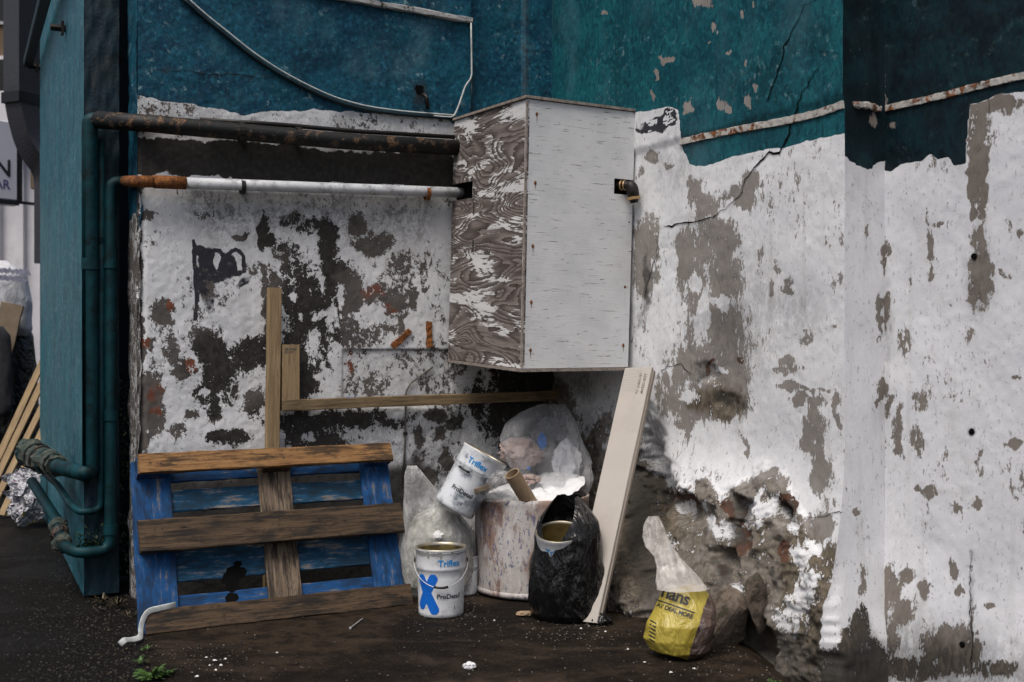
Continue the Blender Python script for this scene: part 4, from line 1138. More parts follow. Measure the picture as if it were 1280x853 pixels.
mesh('conduit_run', tube(fillet([WL.surf(540, 459, .012), WL.surf(512, 479, .014), WL.surf(506, 490, .014), WL.surf(505.5, 545, .014), WL.surf(503, 600, .014)], .02, 4), 0.0058, 6), plain_mat('grey_conduit', (.14, .125, .11), .6, .4, 40), cd, smooth=True)
for y in (497, 542): mesh('clip', ring(WL.surf(505.6, y, .013), UP, .006, .02, 8, .006), M_DARKIRON, cd)
hp = WL.surf(524, 112, 0.0)
hk = thing('blackened_vent', 'small blackened hole with pipe stub in the teal panel above the rusty pipe', 'vent', hp)
mesh('hole', tube([hp - nL * .02, hp + nL * .006], .028, 14, jit=.22, seed=3, sx=1.0), M_VOID, hk)
mesh('stub', tube(fillet([hp + V3(.02, 0, -.03) + nL * .005, hp + V3(.035, 0, -.05) + nL * .03, hp + V3(.04, .01, -.12) + nL * .02], .02), .012, 8), M_DARKIRON, hk, smooth=True)

# ------------------------------------------------------------------ plywood box in the corner
Zl, Zf, Zr = 6.93, 6.11, 6.49
bt = [at(568, 152, Zl), at(659, 124, Zf), at(794, 141, Zr)]
bb = [at(560, 449, Zl), at(652, 461, Zf), at(785, 459, Zr)]
box = thing('plywood_box', 'faceted plywood box with weathered side and white painted front, hung in the wall corner', 'box', bb[1])
def panel(p00, p10, p01, p11, th, poly, nrm_to, nu=1):
    """flat panel from four corners (left-bottom, right-bottom, left-top, right-top), outline poly in 0..1, thickness inwards"""
    q = []
    uvs = []
    W, H = np.linalg.norm(p10 - p00), np.linalg.norm(p01 - p00)
    n = unit(np.cross(p10 - p00, p01 - p00))
    if np.dot(n, nrm_to) < 0: n = -n
    for (a, b) in poly:
        q.append((p00 * (1 - a) + p10 * a) * (1 - b) + (p01 * (1 - a) + p11 * a) * b)
        uvs.append((a * W, b * H))
    q = np.array(q)
    m = len(poly)
    v = np.vstack([q, q - n * th])
    f = [list(range(m)), [m + i for i in range(m - 1, -1, -1)]]
    for i in range(m):
        j = (i + 1) % m
        f.append([i, m + i, m + j, j])
    return v, f, np.array(uvs + uvs), n
lp = [(0, 0), (1, 0), (1, 1), (0, 1), (0, .735), (.30, .735), (.30, .665), (0, .665)]
g = panel(bb[0], bb[1], bt[0], bt[1], .016, lp, V3(-1, -1, 0))
n_side = g[3]
mesh('side_panel', g[:3], M_PLY, box)['label'] = 'weathered bare plywood side with flaking white paint'
rp = [(0, 0), (1, 0), (1, .675), (.815, .675), (.815, .735), (1, .735), (1, 1), (0, 1)]
sh = unit(bb[2] - bb[1])
g = panel(bb[1] - n_side * 0.001, bb[2], bt[1] - n_side * 0.001, bt[2], .016, rp, V3(.3, -1, 0))
n_front = g[3]
mesh('front_panel', g[:3], M_WPLY, box)['label'] = 'white painted plywood front with rusty screws'
for nm, pts, z in (('lid', bt, .004), ('floor_panel', bb, -.018)):
    o1 = V3(0, 0, z)
    rim = [pts[0] + n_side * .012, pts[1] + unit(n_side + n_front) * .020, pts[2] + n_front * .012]
    back = C + UP * pts[1][2] + (nL + nR) * .02
    poly = rim + [np.array([back[0], back[1], pts[2][2]])]
    v = np.array([p + o1 for p in poly] + [p + o1 + V3(0, 0, .014) for p in poly])
    mesh(nm, (v, [[3, 2, 1, 0], [4, 5, 6, 7]] + [[i, (i + 1) % 4, 4 + (i + 1) % 4, 4 + i] for i in range(4)], None), M_PLYEDGE, box)
eb = plank(bb[1] + unit(n_side + n_front) * .0 + UP * .01, bt[1] - UP * .01, n_side, .012, .012, 30, .0012, .002, 5)
mesh('corner_bead', eb, M_PLYEDGE, box)
for (px, py) in ((671, 143), (669, 229), (666, 308), (664, 378), (663, 438), (787, 171), (786, 278), (781, 359), (779, 432)):
    p = on_plane(px, py, bb[1], n_front)
    mesh('screw', lathe([(.008, 0), (.009, .002), (.007, .004), (.0, .005)], 10, frame(p - n_front * .001, n_front, UP), False), M_RUST, box)
    st = [p + n_front * .0012, p + n_front * .0012 - UP * (.012 + .02 * RNG.random())]
    mesh('rust_run', ribbon([p + n_front * .0012 + UP * q_ for q_ in (.011, .007, .0, -.008, -.014, -.03 - .02 * RNG.random())], [.005, .012, .014, .009, .004, .0015], n_front), M_RUST, box)
for (px, py) in ((592, 262), (591, 308)):
    p = on_plane(px, py, bb[1], n_side)
    mesh('staple', boxgeo(p - UP * .035, UP * .07, np.cross(UP, n_side) * .012, n_side * .003, .001), M_DARKIRON, box)
mesh('lining', boxgeo(on_plane(768, 262, bb[1] - n_front * .05, n_front) - UP * .05, UP * .35, sh * .12, -n_front * .01), M_VOID, box)  # black board added behind the notch as painted inner shade
mesh('lining', boxgeo(on_plane(566, 262, bb[0] - n_side * .05, n_side) - UP * .05, UP * .35, unit(bb[1] - bb[0]) * .25, -n_side * .01), M_VOID, box)  # same black backing, shade inside the side panel's notch
# elbow fitting poking out of the front panel's notch
ebp = thing('pipe_elbow', 'black pipe elbow with brass collar sticking out of the white box front', 'pipe', on_plane(790, 250, bb[1] + n_front * .06, n_front))
e0, e1, e2 = [on_plane(x, y, bb[1] + n_front * o, n_front) for x, y, o in ((770, 232, -.03), (790, 232, .055), (792, 247, .06))]
mesh('elbow', tube(fillet([e0, e1, e2], .035), [.024] * 3 + [.034] * 5 + [.033], 16), M_DARKIRON, ebp, smooth=True)
mesh('collar', ring(e2 + (e2 - e1) * .08, e2 - e1, .030, .016, 16, .006), M_BRASS, ebp)
mesh('nozzle', tube([e2, e2 + (e2 - e1) * .45], [.030, .022], 14), M_DARKIRON, ebp)
for k in (.35, .55): mesh('thread_ring', ring(e0 * (1 - k) + e1 * k, e1 - e0, .024, .006, 16, .004), M_BRASS, ebp)

# ------------------------------------------------------------------ loose timber on the left wall
u_up = hit_u(A, dL, 343)
top = wallp(343, 360, .06); bot = A + dL * np.dot(wallp(340, 557, .06) - A, dL) + nL * .075; bot[2] = 0.0
tb = thing('upright_timber', 'tall pale pine timber standing on end behind the pallet', 'timber', bot)
dn = top + (wallp(340, 557, .06) - top) * ((top[2]) / (top[2] - wallp(340, 557, .06)[2]))
dn[2] = 0
mesh('timber_length', plank(dn, top, dL, .072, .045, 10, .001, .003, 31), M_PINE, tb)
hb0, hb1 = wallp(351, 507, .055), WL.surf(692, 494, 0.05)
hbt = thing('horizontal_batten', 'long tan batten fixed level across the wall under the plywood box', 'batten', (hb0 + hb1) / 2)
mesh('batten_length', plank(hb0, hb1, UP, .060, .05, 14, .001, .003, 32), M_PINE_OLD, hbt)
pn = wallp(440, 498, .055)
mesh('blue_paint_dab', plank(wallp(434, 498, .06), wallp(448, 498, .06), dL, .012, .004, 4, .003), M_INKBLUE, hbt)
bk0 = wallp(362.5, 500.5, .055) ; bk1 = wallp(362.5, 431, .055)
bk = thing('timber_offcut', 'short stamped pine block standing on the batten against the upright timber', 'timber', bk0)
mesh('block_body', plank(bk0, bk1, dL, .100, .045, 6, .0012, .004, 33), M_PINE, bk)
v2, f2 = text_geo('GB 24-02\nKD HT', .017, .0004)
q = bk1 - UP * .03 - dL * .038 + nL * .0235
mesh('lettering', ([q + dL * x + UP * y for x, y in v2], f2, None), M_INKGREY, bk)

# ------------------------------------------------------------------ pallet
BL, BR = on_ground(185, 793), on_ground(517, 756)
TL, TR = at(173, 567, 5.80), at(490, 553, 6.43)
pn_ = unit(np.cross(BR - BL, TL - BL))
if pn_[1] > 0: pn_ = -pn_
def PB(s, t, d):
    return (BL * (1 - s) + BR * s) * (1 - t) + (TL * (1 - s) + TR * s) * t + pn_ * d
pal = thing('wooden_pallet', 'blue and brown wooden pallet leaning against the peeling wall', 'pallet', (BL + BR) / 2)
HP = np.linalg.norm(TL - BL)
def pboard(name, s0, s1, t0, t1, d, th, mat, seed, horizontal=True, lab=None):
    if horizontal:
        tm = (t0 + t1) / 2
        g = plank(PB(s0, tm, d - th / 2), PB(s1, tm, d - th / 2), PB(.5, t1, 0) - PB(.5, t0, 0), (t1 - t0) * HP, th, 14, .0028, .004, seed)
    else:
        sm = (s0 + s1) / 2
        g = plank(PB(sm, t0, d - th / 2), PB(sm, t1, d - th / 2), PB(s1, .5, 0) - PB(s0, .5, 0), (s1 - s0) * np.linalg.norm(BR - BL), th, 14, .0025, .004, seed)
    o = mesh(name, g, mat, pal)
    if lab: o['label'] = lab
    return o
pboard('runner_board', -.005, 1.0, .0, .125, .0, .030, M_PAL_DARK, 41)
pboard('runner_board', -.012, 1.005, .435, .615, .0, .030, M_PAL_DARK, 42)
pboard('runner_board', .0, .995, .885, 1.0, .0, .030, M_PAL_TOP, 43, lab='orange toned top board with dark stained ends')
for i, (a, b) in enumerate(((-.02, .125), (.455, .585), (.875, 1.0))):
    pboard('upright_board', a, b, .0, .99, -.095, .022, [M_PAL_BLUE, M_PAL_GREY, M_PAL_BLUE][i], 51 + i, False)
    for j, (t0, t1) in enumerate(((.01, .12), (.46, .59), (.89, .99))):
        pboard('block', a + .015, b - .01, t0, t1, -.0305, .064, [M_PAL_BLUE, M_PAL_DARK, M_PAL_BLUE][i], 60 + i * 3 + j)
for i, (t0, t1) in enumerate(((.0, .055), (.10, .225), (.30, .475), (.53, .62), (.70, .825), (.875, 1.0))):
    pboard('deck_board', -.01, 1.0, t0, t1, -.1175, .020, [M_PAL_BLUE2, M_PAL_BLUE][i % 2] if i not in (2,) else M_PAL_BLUE2, 71 + i)
# black stencil blot on one deck board, nail heads on the runners
def disc(c, n, r, k=14, jit=.0, seed=0, up=UP, sx=1.0):
    rr = random.Random(seed)
    u = unit(np.cross(up, n)); w = np.cross(n, u)
    v = [c + (u * math.cos(2 * math.pi * i / k) * sx + w * math.sin(2 * math.pi * i / k)) * r * (1 + rr.uniform(-jit, jit)) for i in range(k)]
    return np.array(v), [list(range(k))], None
def pal_px(px, py, d): return on_plane(px, py, PB(.3, .4, d), pn_)
bl_g = [disc(pal_px(x, y, dd), pn_, r, 16, .12, int(x), sx=sx) for x, y, r, dd, sx in ((294, 717, .040, -.1165, 1.25), (288, 724, .040, -.1164, 1.1), (290, 733, .032, -.1163, 1.0), (297, 705, .017, -.1161, 1.3), (302, 715, .026, -.1162, 1.0), (290, 747, .026, -.1159, 1.3), (289, 753, .02, -.1158, 1.3))]
mesh('stencil_mark', cat_geo(*bl_g), M_VOID, pal)
for s in (.04, .075, .50, .54, .92, .955):
    for t in (.06, .5, .56, .94):
        mesh('nail_head', disc(PB(s + RNG.uniform(-.008, .008), t + RNG.uniform(-.01, .01), .0022), pn_, .0045, 8), M_DARKIRON, pal)
# white strap round the pallet's lower corner
stp = [PB(.10, .135, .006), PB(.05, .125, .010), PB(.0, .115, .014), PB(-.02, .06, .012), PB(-.025, .015, .012)]
e = on_ground(176, 797, .012); stp += [e, on_ground(165, 800, .012), on_ground(156, 800, .03), on_ground(150, 806, .010)]
st = thing('white_strap', 'loose white strap looped over the pallet corner and trailing on the ground', 'strap', on_ground(165, 801))
mesh('strap_band', tube(fillet(stp, .06, 5), .015, 8, sx=.12), M_CABLE_WH, st, smooth=True)

# ------------------------------------------------------------------ buckets
def bend_text(s, size, R, th, z, m, bold=0, shear=0, off=.0012):
    v, f = text_geo(s, size, bold, shear)
    w = v[:, 0].max()
    out = []
    for x, y in v:
        zz = z + y
        r = R(zz) + off
        a = th + (x - w / 2) / r
        out.append((r * math.cos(a), r * math.sin(a), zz))
    return xf(np.array(out), m), f, None
def bend_capsule(x0, z0, x1, z1, r_, R, th, m, off=.0010):
    """thick round-ended stroke on the bucket wall"""
    P0, P1 = np.array([x0, z0]), np.array([x1, z1])
    d = unit(P1 - P0); n = np.array([-d[1], d[0]])
    L = np.linalg.norm(P1 - P0)
    v, f = [], []
    K = 26
    for i in range(K + 1):
        t = -r_ + (L + 2 * r_) * i / K
        h = r_ if 0 <= t <= L else math.sqrt(max(0, r_ ** 2 - (t if t < 0 else t - L) ** 2))
        for j in range(7):
            q = P0 + d * t + n * h * (j / 3 - 1)
            r = R(q[1]) + off
            a = th + q[0] / r
            v.append((r * math.cos(a), r * math.sin(a), q[1]))
    for i in range(K):
        for j in range(6):
            f.append([i * 7 + j, i * 7 + j + 1, i * 7 + 8 + j, i * 7 + 7 + j])
    return xf(np.array(v), m), f, None

BH, BRT, BRB = .335, .122, .112
def RB(z): return BRB + (BRT - BRB) * z / BH + (.003 if z > BH * .70 else 0)
def bucket(name, label, m, th, body_mat, handle_drop=True, logo=True, scale=1.0, group='white tinplate paint buckets', drip=True, hang=1.0, handle=True, texts=True):
    S = np.eye(4); S[0, 0] = S[1, 1] = S[2, 2] = scale
    m = np.array(m) @ S
    b = thing(name, label, 'bucket', m[:3, 3], group)
    zb = BH * .70
    out = [(.0, 0), (BRB - .006, 0), (BRB, .004), (RB(.02), .02)]
    out += [(RB(z), z) for z in np.linspace(.05, zb - .004, 6)] + [(RB(zb) + .004, zb), (RB(zb + .008), zb + .008), (RB(BH - .02), BH - .02), (RB(BH) + .004, BH - .010), (RB(BH) + .004, BH - .001)]
    mesh('body', lathe(out, 48, m, False), body_mat, b, smooth=True)
    inn = [(RB(BH) + .003, BH - .002), (RB(BH) + .002, BH + .003), (RB(BH) - .005, BH + .002), (RB(BH) - .006, BH - .012)]
    mesh('rim', lathe(inn, 48, m, False), M_TINRIM, b, smooth=True)
    mesh('lining', lathe([(RB(BH) - .006, BH - .011), (RB(BH) - .009, BH - .03), (RB(.1) - .005, .10), (.06, .094), (0, .092)], 48, m, False), M_GOLD, b, smooth=True)
    if drip:
        r = random.Random(int(th * 100) + 3)
        v, f, K = [], [], 40
        for i in range(K + 1):
            a = th - 1.5 + 3.0 * i / K
            dl = .008 + .022 * float(fbm(np.array([a * 3.0]), np.array([1.0]), 0, 3, 9)[0]) + .02 * (r.random() < .12)
            for q in (BH - .006, BH - .006 - dl * .5, BH - .006 - dl):
                rr = RB(q) + .0014 + (.004 if q > BH - .012 else 0)
                v.append((rr * math.cos(a), rr * math.sin(a), q))
        for i in range(K):
            for j in range(2): f.append([i * 3 + j, i * 3 + j + 1, i * 3 + 4 + j, i * 3 + 3 + j])
        mesh('paint_drips', (xf(np.array(v), m), f, None), M_GREYPAINT, b, smooth=True)
    if texts:
        mesh('lettering', bend_text('Triflex', .044, RB, th + .36, BH - .078, m, .0011, off=.0020), M_INKCYAN, b)
        mesh('lettering', bend_text('ProDetail', .033, RB, th + .36, BH * .29, m, .0007), M_INK, b)
        mesh('lettering', bend_text('!', .022, RB, th + .62, BH * .13, m, .001), M_INK, b)
    if logo:
        mesh('logo_stroke', bend_capsule(-.110, .060, -.040, .195, .024, RB, th, m, .0010), M_INKBLUE, b)
        mesh('logo_stroke', bend_capsule(-.110, .190, -.034, .042, .025, RB, th, m, .0016), M_INKBLUE, b)
    # ears and wire handle
    za = BH * .80
    ha = th + math.pi / 2
    for sgn in (0, 1):
        a = ha + sgn * math.pi
        c = np.array([(RB(za) + .004) * math.cos(a), (RB(za) + .004) * math.sin(a), za])
        mesh('handle_ear', xf_geo(lathe([(.010, 0), (.014, .003), (.010, .008), (0, .009)], 10, frame(c, V3(math.cos(a), math.sin(a), 0), UP), False), m), M_BLACKPLASTIC, b)
    if handle:
        pts = []
        rr = RB(za) + .012
        for i in range(25):
            t = math.pi * i / 24
            a = math.cos(t)                                   # -1..1 across
            dip = math.sin(t) * .112 * hang
            out_ = math.sin(t) * (RB(za) + .014 + .0)
            pts.append(np.array([math.cos(ha) * rr * a + math.cos(th) * out_, math.sin(ha) * rr * a + math.sin(th) * out_, za - dip]))
        mesh('handle', tube(list(xf(np.array(pts), m)), .0022 * scale, 6), M_WIRE, b, smooth=True)
        mesh('grip', tube(list(xf(np.array(pts[10:15]), m)), .0062 * scale, 10), M_BLACKPLASTIC, b, smooth=True)
    return b
def xf_geo(g, m): return xf(g[0], m), g[1], g[2]
def facing(p):     # angle on a vertical bucket that looks at the camera
    return math.atan2(-p[1], -p[0])
p1 = on_ground(550, 772); p1 = V3(p1[0], p1[1] + .085, 0)
bucket('paint_bucket', 'open white paint bucket with blue cross logo standing in front of the drum', frame(p1, UP), facing(p1), M_BUCKET)

# tilted bucket resting on the drum's rim
base2 = at(567, 636, 6.15); ax2 = unit(at(608, 566, 6.17) - base2)
m2 = frame(base2, ax2, V3(0, -1, 0))
bucket('paint_bucket', 'stained white bucket lying tilted on the drum edge, wrapped in thin plastic', m2, -.45, M_BUCKET_ST, logo=False, drip=False, handle=True, hang=.5)
# small tub behind the first bucket
p4 = on_ground(580, 745); p4 = V3(p4[0], p4[1] + .07, 0)
bucket('paint_bucket', 'small white tub half hidden between the open bucket and the drum', frame(p4, UP), facing(p4), M_BUCKET, logo=False, scale=.62, drip=False, texts=False, hang=.9)
# ------------------------------------------------------------------ drum and the rubbish in it
def ip(levels, q):
    L = np.array(levels, float)
    return [np.interp(q, L[:, 0], L[:, i]) for i in range(1, L.shape[1])]
def sack(levels, nth=72, nz=48, amp=.06, fold=.05, seed=0, topz=None, cap_top=True, cap_bot=True, fq=2.6, loose=None):
    """bag skin: levels = (z, cx, cy, rx, ry) up the bag; creased by noise; topz(theta) cuts an opening"""
    v = []
    z0, z1 = levels[0][0], levels[-1][0]
    th = np.linspace(0, 2 * math.pi, nth, endpoint=False)
    for k in range(nz + 1):
        t = k / nz
        z = z0 + (z1 - z0) * t * np.ones(nth)
        if topz is not None: z = z0 + (topz(th) - z0) * t
        cx, cy, rx, ry = ip(levels, z)
        c, s = np.cos(th), np.sin(th)
        n = amp * 2 * (fbm(c * 2 + seed, s * 2, z * 6, 3, seed) - .5) + fold * 2 * (ridge(c * fq, s * fq + seed, z * 1.9 * fq, 3, seed + 7) - .6)
        if loose is not None: n = n * (1 + 3.2 * sstep(loose, loose + .08, z))
        n = n * max(.35, math.sin(math.pi * min(1, .12 + t * 1.2))) if cap_bot else n
        v.append(np.stack([cx + rx * c * (1 + n), cy + ry * s * (1 + n), z + .012 * (fbm(c * 3, s * 3, z * 9, 2, seed + 3) - .5) * (0 if k == 0 else 1)], 1))
    v = np.vstack(v)
    f = []
    for k in range(nz):
        for j in range(nth):
            j2 = (j + 1) % nth
            f.append([k * nth + j, k * nth + j2, (k + 1) * nth + j2, (k + 1) * nth + j])
    if cap_bot: f.append(list(range(nth - 1, -1, -1)))
    if cap_top: f.append([nz * nth + j for j in range(nth)])
    return v, f, None

dc = V3(.0172 * 6.37, 6.37, 0)
drum = thing('cut_down_drum', 'big cut-down plastic drum smeared with pale and brown paint, full of rubbish', 'drum', dc)
DH = .525
mesh('drum_wall', lathe([(.0, .002), (.285, .002), (.300, .012), (.306, .04), (.304, .07), (.312, .20), (.314, .35), (.312, .50), (.315, DH), (.308, DH + .004), (.300, DH - .004), (.298, .30), (.0, .29)], 64, frame(dc, UP), False), M_DRUM, drum, smooth=True)
mesh('base_hoop', lathe([(.300, .010), (.312, .014), (.314, .034), (.304, .042)], 64, frame(dc, UP), False), M_DRUM, drum, smooth=True)

def heap(name, label, cat, c, rx, ry, h, prof, mat, seed, amp=.05, n=56, group=None, parent=None):
    g = np.linspace(-1, 1, n)
    X, Y = [q.ravel() for q in np.meshgrid(g, g, indexing='ij')]
    # disc mapping
    D = np.sqrt(np.maximum(1e-9, X ** 2 + Y ** 2)); M_ = np.maximum(np.abs(X), np.abs(Y))
    X, Y = X * M_ / D, Y * M_ / D
    R2 = np.sqrt(X ** 2 + Y ** 2)
    z = prof(X, Y) * h + amp * (ridge(X * 3 + seed, Y * 3, 0.5, 3, seed) - .5) * (1 - R2 ** 4) + amp * .5 * (fbm(X * 7, Y * 7, .3, 3, seed + 2) - .5)
    P = np.stack([c[0] + X * rx, c[1] + Y * ry, c[2] + z], 1)
    o = mesh(name, (P, grid_faces(n, n), None), mat, parent, smooth=False)
    if parent is None: tag(o, label, cat, group)
    return o
heap('paper_waste', 'crumpled bright white paper and cloth heaped inside the drum', 'paper', V3(dc[0], dc[1], .455), .292, .292, .17,
     lambda X, Y: .35 + .55 * np.clip(X * .7 + Y * .55 + .25, 0, 1), M_PAPER, 4, .075)

# clear bag of scraps slumped into the corner on top of the drum
def lv(*rows):          # rows: (py, px, Z, rx_px, ry)
    out = []
    for (py, px, Z, rx, ry) in rows:
        p = at(px, py, Z)
        out.append((p[2], p[0], p[1], rx / FPX * Z, ry))
    return sorted(out)
cbL = lv((622, 692, 6.50, 42, .15), (600, 692, 6.52, 47, .17), (575, 684, 6.56, 52, .18), (550, 676, 6.60, 52, .18), (530, 676, 6.64, 44, .16), (515, 682, 6.66, 30, .11), (506, 690, 6.68, 16, .05))
clear1 = mesh('clear_sack', sack(cbL, 80, 44, .16, .17, 12), M_FILM, smooth=True)
tag(clear1, 'see-through plastic sack of scraps slumped in the wall corner above the drum', 'plastic bag')
def crumple(name, label, cat, c, r, mat, seed, sq=(1, 1, 1), group=None, sub=4, amp=.8):
    bm = bmesh.new()
    bmesh.ops.create_icosphere(bm, subdivisions=sub, radius=1.0)
    v = np.array([q.co[:] for q in bm.verts]); f = [[q.index for q in p.verts] for p in bm.faces]
    bm.free()
    k = .75 + amp * (ridge(v[:, 0] * 1.6 + seed, v[:, 1] * 1.6, v[:, 2] * 1.6, 3, seed) - .5) + .35 * (fbm(v[:, 0] * 4, v[:, 1] * 4, v[:, 2] * 4 + seed, 2, seed + 1) - .5)
    v = v * k[:, None] * r * np.array(sq)
    o = mesh(name, (v + np.asarray(c), f, None), mat, None, smooth=False)
    return tag(o, label, cat, group)
M_PINKP = crinkle_mat('pinkish_paper', (.42, .33, .30), .8, .2, 14, .02, .8)
M_GREYP = crinkle_mat('grey_film', (.16, .17, .18), .4, .4, 12, .03, .6)
M_BLUEP = plain_mat('blue_label', (.02, .13, .42), .5, .2, 30)
crumple('crumpled_wrapper', 'pale pinkish paper wrapper inside the see-through sack', 'wrapper', at(652, 566, 6.58), .115, M_PINKP, 2, (1.1, .7, .75))
crumple('crumpled_wrapper', 'grey wrapper inside the see-through sack, next to its blue scrap', 'wrapper', at(690, 545, 6.64), .12, M_GREYP, 5, (.8, .7, 1))
crumple('crumpled_wrapper', 'white paper sheet standing inside the see-through sack', 'wrapper', at(708, 580, 6.58), .12, M_WHITEBAG, 8, (.7, .6, 1.1))
crumple('crumpled_wrapper', 'small blue scrap inside the see-through sack', 'wrapper', at(678, 552, 6.50), .035, M_BLUEP, 9, (.8, .6, 1.3), sub=3)
crumple('bottle_cap', 'blue bottle cap lying on the white paper in the drum', 'cap', at(661, 586, 6.42), .016, M_BLUEP, 10, (1, 1, .8), sub=3, amp=.2)
crumple('crumpled_wrapper', 'torn pinkish paper flap on the white paper by the cardboard tube', 'wrapper', at(662, 599, 6.38), .055, M_PINKP, 14, (1.2, .8, .5), sub=3)
# film trailing from the tilted bucket over the drum's rim
flm = lv((626, 626, 6.14, 22, .07), (614, 624, 6.14, 27, .08), (602, 622, 6.12, 25, .07), (592, 620, 6.12, 17, .05), (584, 616, 6.12, 7, .02))
tag(mesh('plastic_wrap', sack(flm, 56, 28, .16, .14, 22), M_FILM2, smooth=True), 'crinkled milky plastic wrap draped over the drum edge beside the tilted bucket', 'plastic wrap')
# cardboard tube
t0, t1 = at(669, 640, 6.13), at(640, 592, 6.03)
tbx = thing('cardboard_tube', 'brown cardboard tube sticking up out of the drum', 'tube', t0)
ax = unit(t1 - t0); mt = frame(t0, ax, V3(0, -1, 0)); LT = np.linalg.norm(t1 - t0)
mesh('tube_wall', lathe([(.041, -.06), (.041, LT), (.035, LT), (.035, -.06)], 28, mt, False), M_CARD, tbx, smooth=False)
mesh('wound_seam', tube([xf(np.array([(.0415 * math.cos(a), .0415 * math.sin(a), LT * (a + .6) / 2.2)]), mt)[0] for a in np.linspace(-.6, 1.5, 16)], .0008, 4), M_CARD_DK, tbx)
# piece of brown board between drum and tilted bucket
tag(mesh('board_scrap', plank(at(592, 614, 6.06), at(612, 607, 6.10), UP, .03, .05, 3, .003), M_CARD_DK), 'small greyish brown scrap wedged on the drum rim under the tilted bucket', 'scrap')

# ------------------------------------------------------------------ clear bag of plaster rubble behind the first bucket
zz = 6.28
rb = [(0.0, *at(546, 0, zz)[:2], .15, .13), (.06, *at(546, 0, zz)[:2], .185, .16), (.2, *at(548, 0, zz)[:2], .195, .17), (.33, *at(548, 0, zz)[:2], .175, .15), (.42, *at(546, 0, zz)[:2], .12, .10), (.46, *at(545, 0, zz)[:2], .03, .03)]
tag(mesh('rubble_heap', sack(rb, 64, 40, .05, .10, 31), M_RUBBLE, smooth=False), 'greenish grey plaster rubble filling the clear bag beside the pallet', 'rubble')
fb = [(0.0, *at(546, 0, zz)[:2], .165, .145), (.06, *at(546, 0, zz)[:2], .20, .175), (.2, *at(547, 0, zz)[:2], .208, .185), (.33, *at(546, 0, zz)[:2], .195, .165), (.45, *at(538, 0, zz)[:2], .15, .12), (.55, *at(527, 0, zz)[:2], .095, .07), (.64, *at(518, 0, zz)[:2], .055, .04), (.69, *at(515, 0, zz)[:2], .025, .015)]
tag(mesh('rubble_bag', sack(fb, 80, 48, .07, .07, 33), M_FILM2, smooth=True), 'cloudy clear bag of plaster rubble with pointed top beside the pallet', 'plastic bag')
crumple('foam_cup', 'small round white foam scrap on the rubble bag behind the open bucket', 'scrap', at(548, 670, 6.09), .036, M_CHIP, 3, (1, .8, .9), sub=3, amp=.3)

# ------------------------------------------------------------------ black bin liner with a bucket in it
pb = V3((711 - CX) / FPX * 5.72, 5.74, 0)
def bx_(px): return (px - CX) / FPX * 5.72
bgl = [(0.0, bx_(711), 5.74, .165, .15), (.03, bx_(711), 5.74, .185, .165), (.15, bx_(711), 5.74, .180, .165), (.30, bx_(711), 5.74, .172, .160), (.40, bx_(711), 5.74, .165, .15), (.48, bx_(711), 5.75, .145, .135), (.55, bx_(711), 5.77, .09, .10), (.60, bx_(712), 5.80, .05, .06)]
def topz(th):
    d = np.abs(((th + math.radians(122) + math.pi) % (2 * math.pi)) - math.pi)
    return .60 - .27 * np.clip(1 - d / math.radians(58), 0, 1) - .02 * fbm(np.cos(th) * 2, np.sin(th) * 2, 0, 2, 5)
bb_ = thing('bin_liner', 'crumpled black bin liner standing open with a white bucket inside', 'bin bag', pb)
mesh('bag_skin', sack(bgl, 120, 80, .12, .15, 45, topz, cap_top=False, fq=1.5), M_BLACKBAG, bb_, smooth=True)
mesh('loose_corner', sack([(0.0, bx_(748), 5.60, .05, .04), (.02, bx_(749), 5.60, .055, .045), (.05, bx_(746), 5.61, .03, .03), (.07, bx_(744), 5.62, .01, .01)], 28, 10, .2, .2, 46), M_BLACKBAG, bb_, smooth=True)
mb = frame(V3(bx_(702), 5.78, .135), V3(-.04, -.30, .95), V3(0, -1, -.3))
bucket('paint_bucket', 'white bucket showing inside the open black bin liner', mb, -.55, M_BUCKET, logo=False, scale=.92, drip=False, handle=False)

# ------------------------------------------------------------------ cream boards leaning on the right wall
wd = unit(V3(.80, -.60, -.03))
for i, (off, ln, lab) in enumerate(((0, 1.0, 'long cream board leaning on the cracked wall, printed with a code at its top'), (.0265, .985, 'second cream board tucked behind the printed cream board'))):
    base, topc = on_ground(729, 779) + V3(0, 0, .004), at(799, 461, 6.21)
    n = unit(np.cross(topc - base, wd))
    if n[1] > 0: n = -n
    s = -n * off + wd * (.004 * i); s[2] = max(0, s[2]) if i else s[2]
    p0, p1 = base + s, base + (topc - base) * ln + s
    th = thing('cream_board', lab, 'board', p0)
    if i == 0:
        mesh('board_face', plank(p0, p1, wd, .165, .024, 10, .0006, .003, 81), M_CREAM, th)
        ld = unit(p0 - p1)
        for txt, dx, dy, sz in (('6238 CREAM', .047, .035, .0215), ('15/1208V7  Ca', .018, .032, .0205)):
            v2, f2 = text_geo(txt, sz, .0004)
            o = p1 + wd * dx + ld * dy + n * .0128
            mesh('lettering', ([o + ld * x + wd * y for x, y in v2], f2, None), M_INKGREY, th)
        # ribbed wrap at the top
        for k in range(14):
            a = p1 + ld * (.012 + .010 * k) - wd * .078 + n * .0124
            mesh('wrap_rib', plank(a, a + wd * .10, ld, .004, .0012, 1, 0, .0003), M_CREAM, th)
    else:
        mesh('board_face', plank(p0, p1, wd, .165, .024, 10, .0006, .003, 82), M_CREAM2, th)

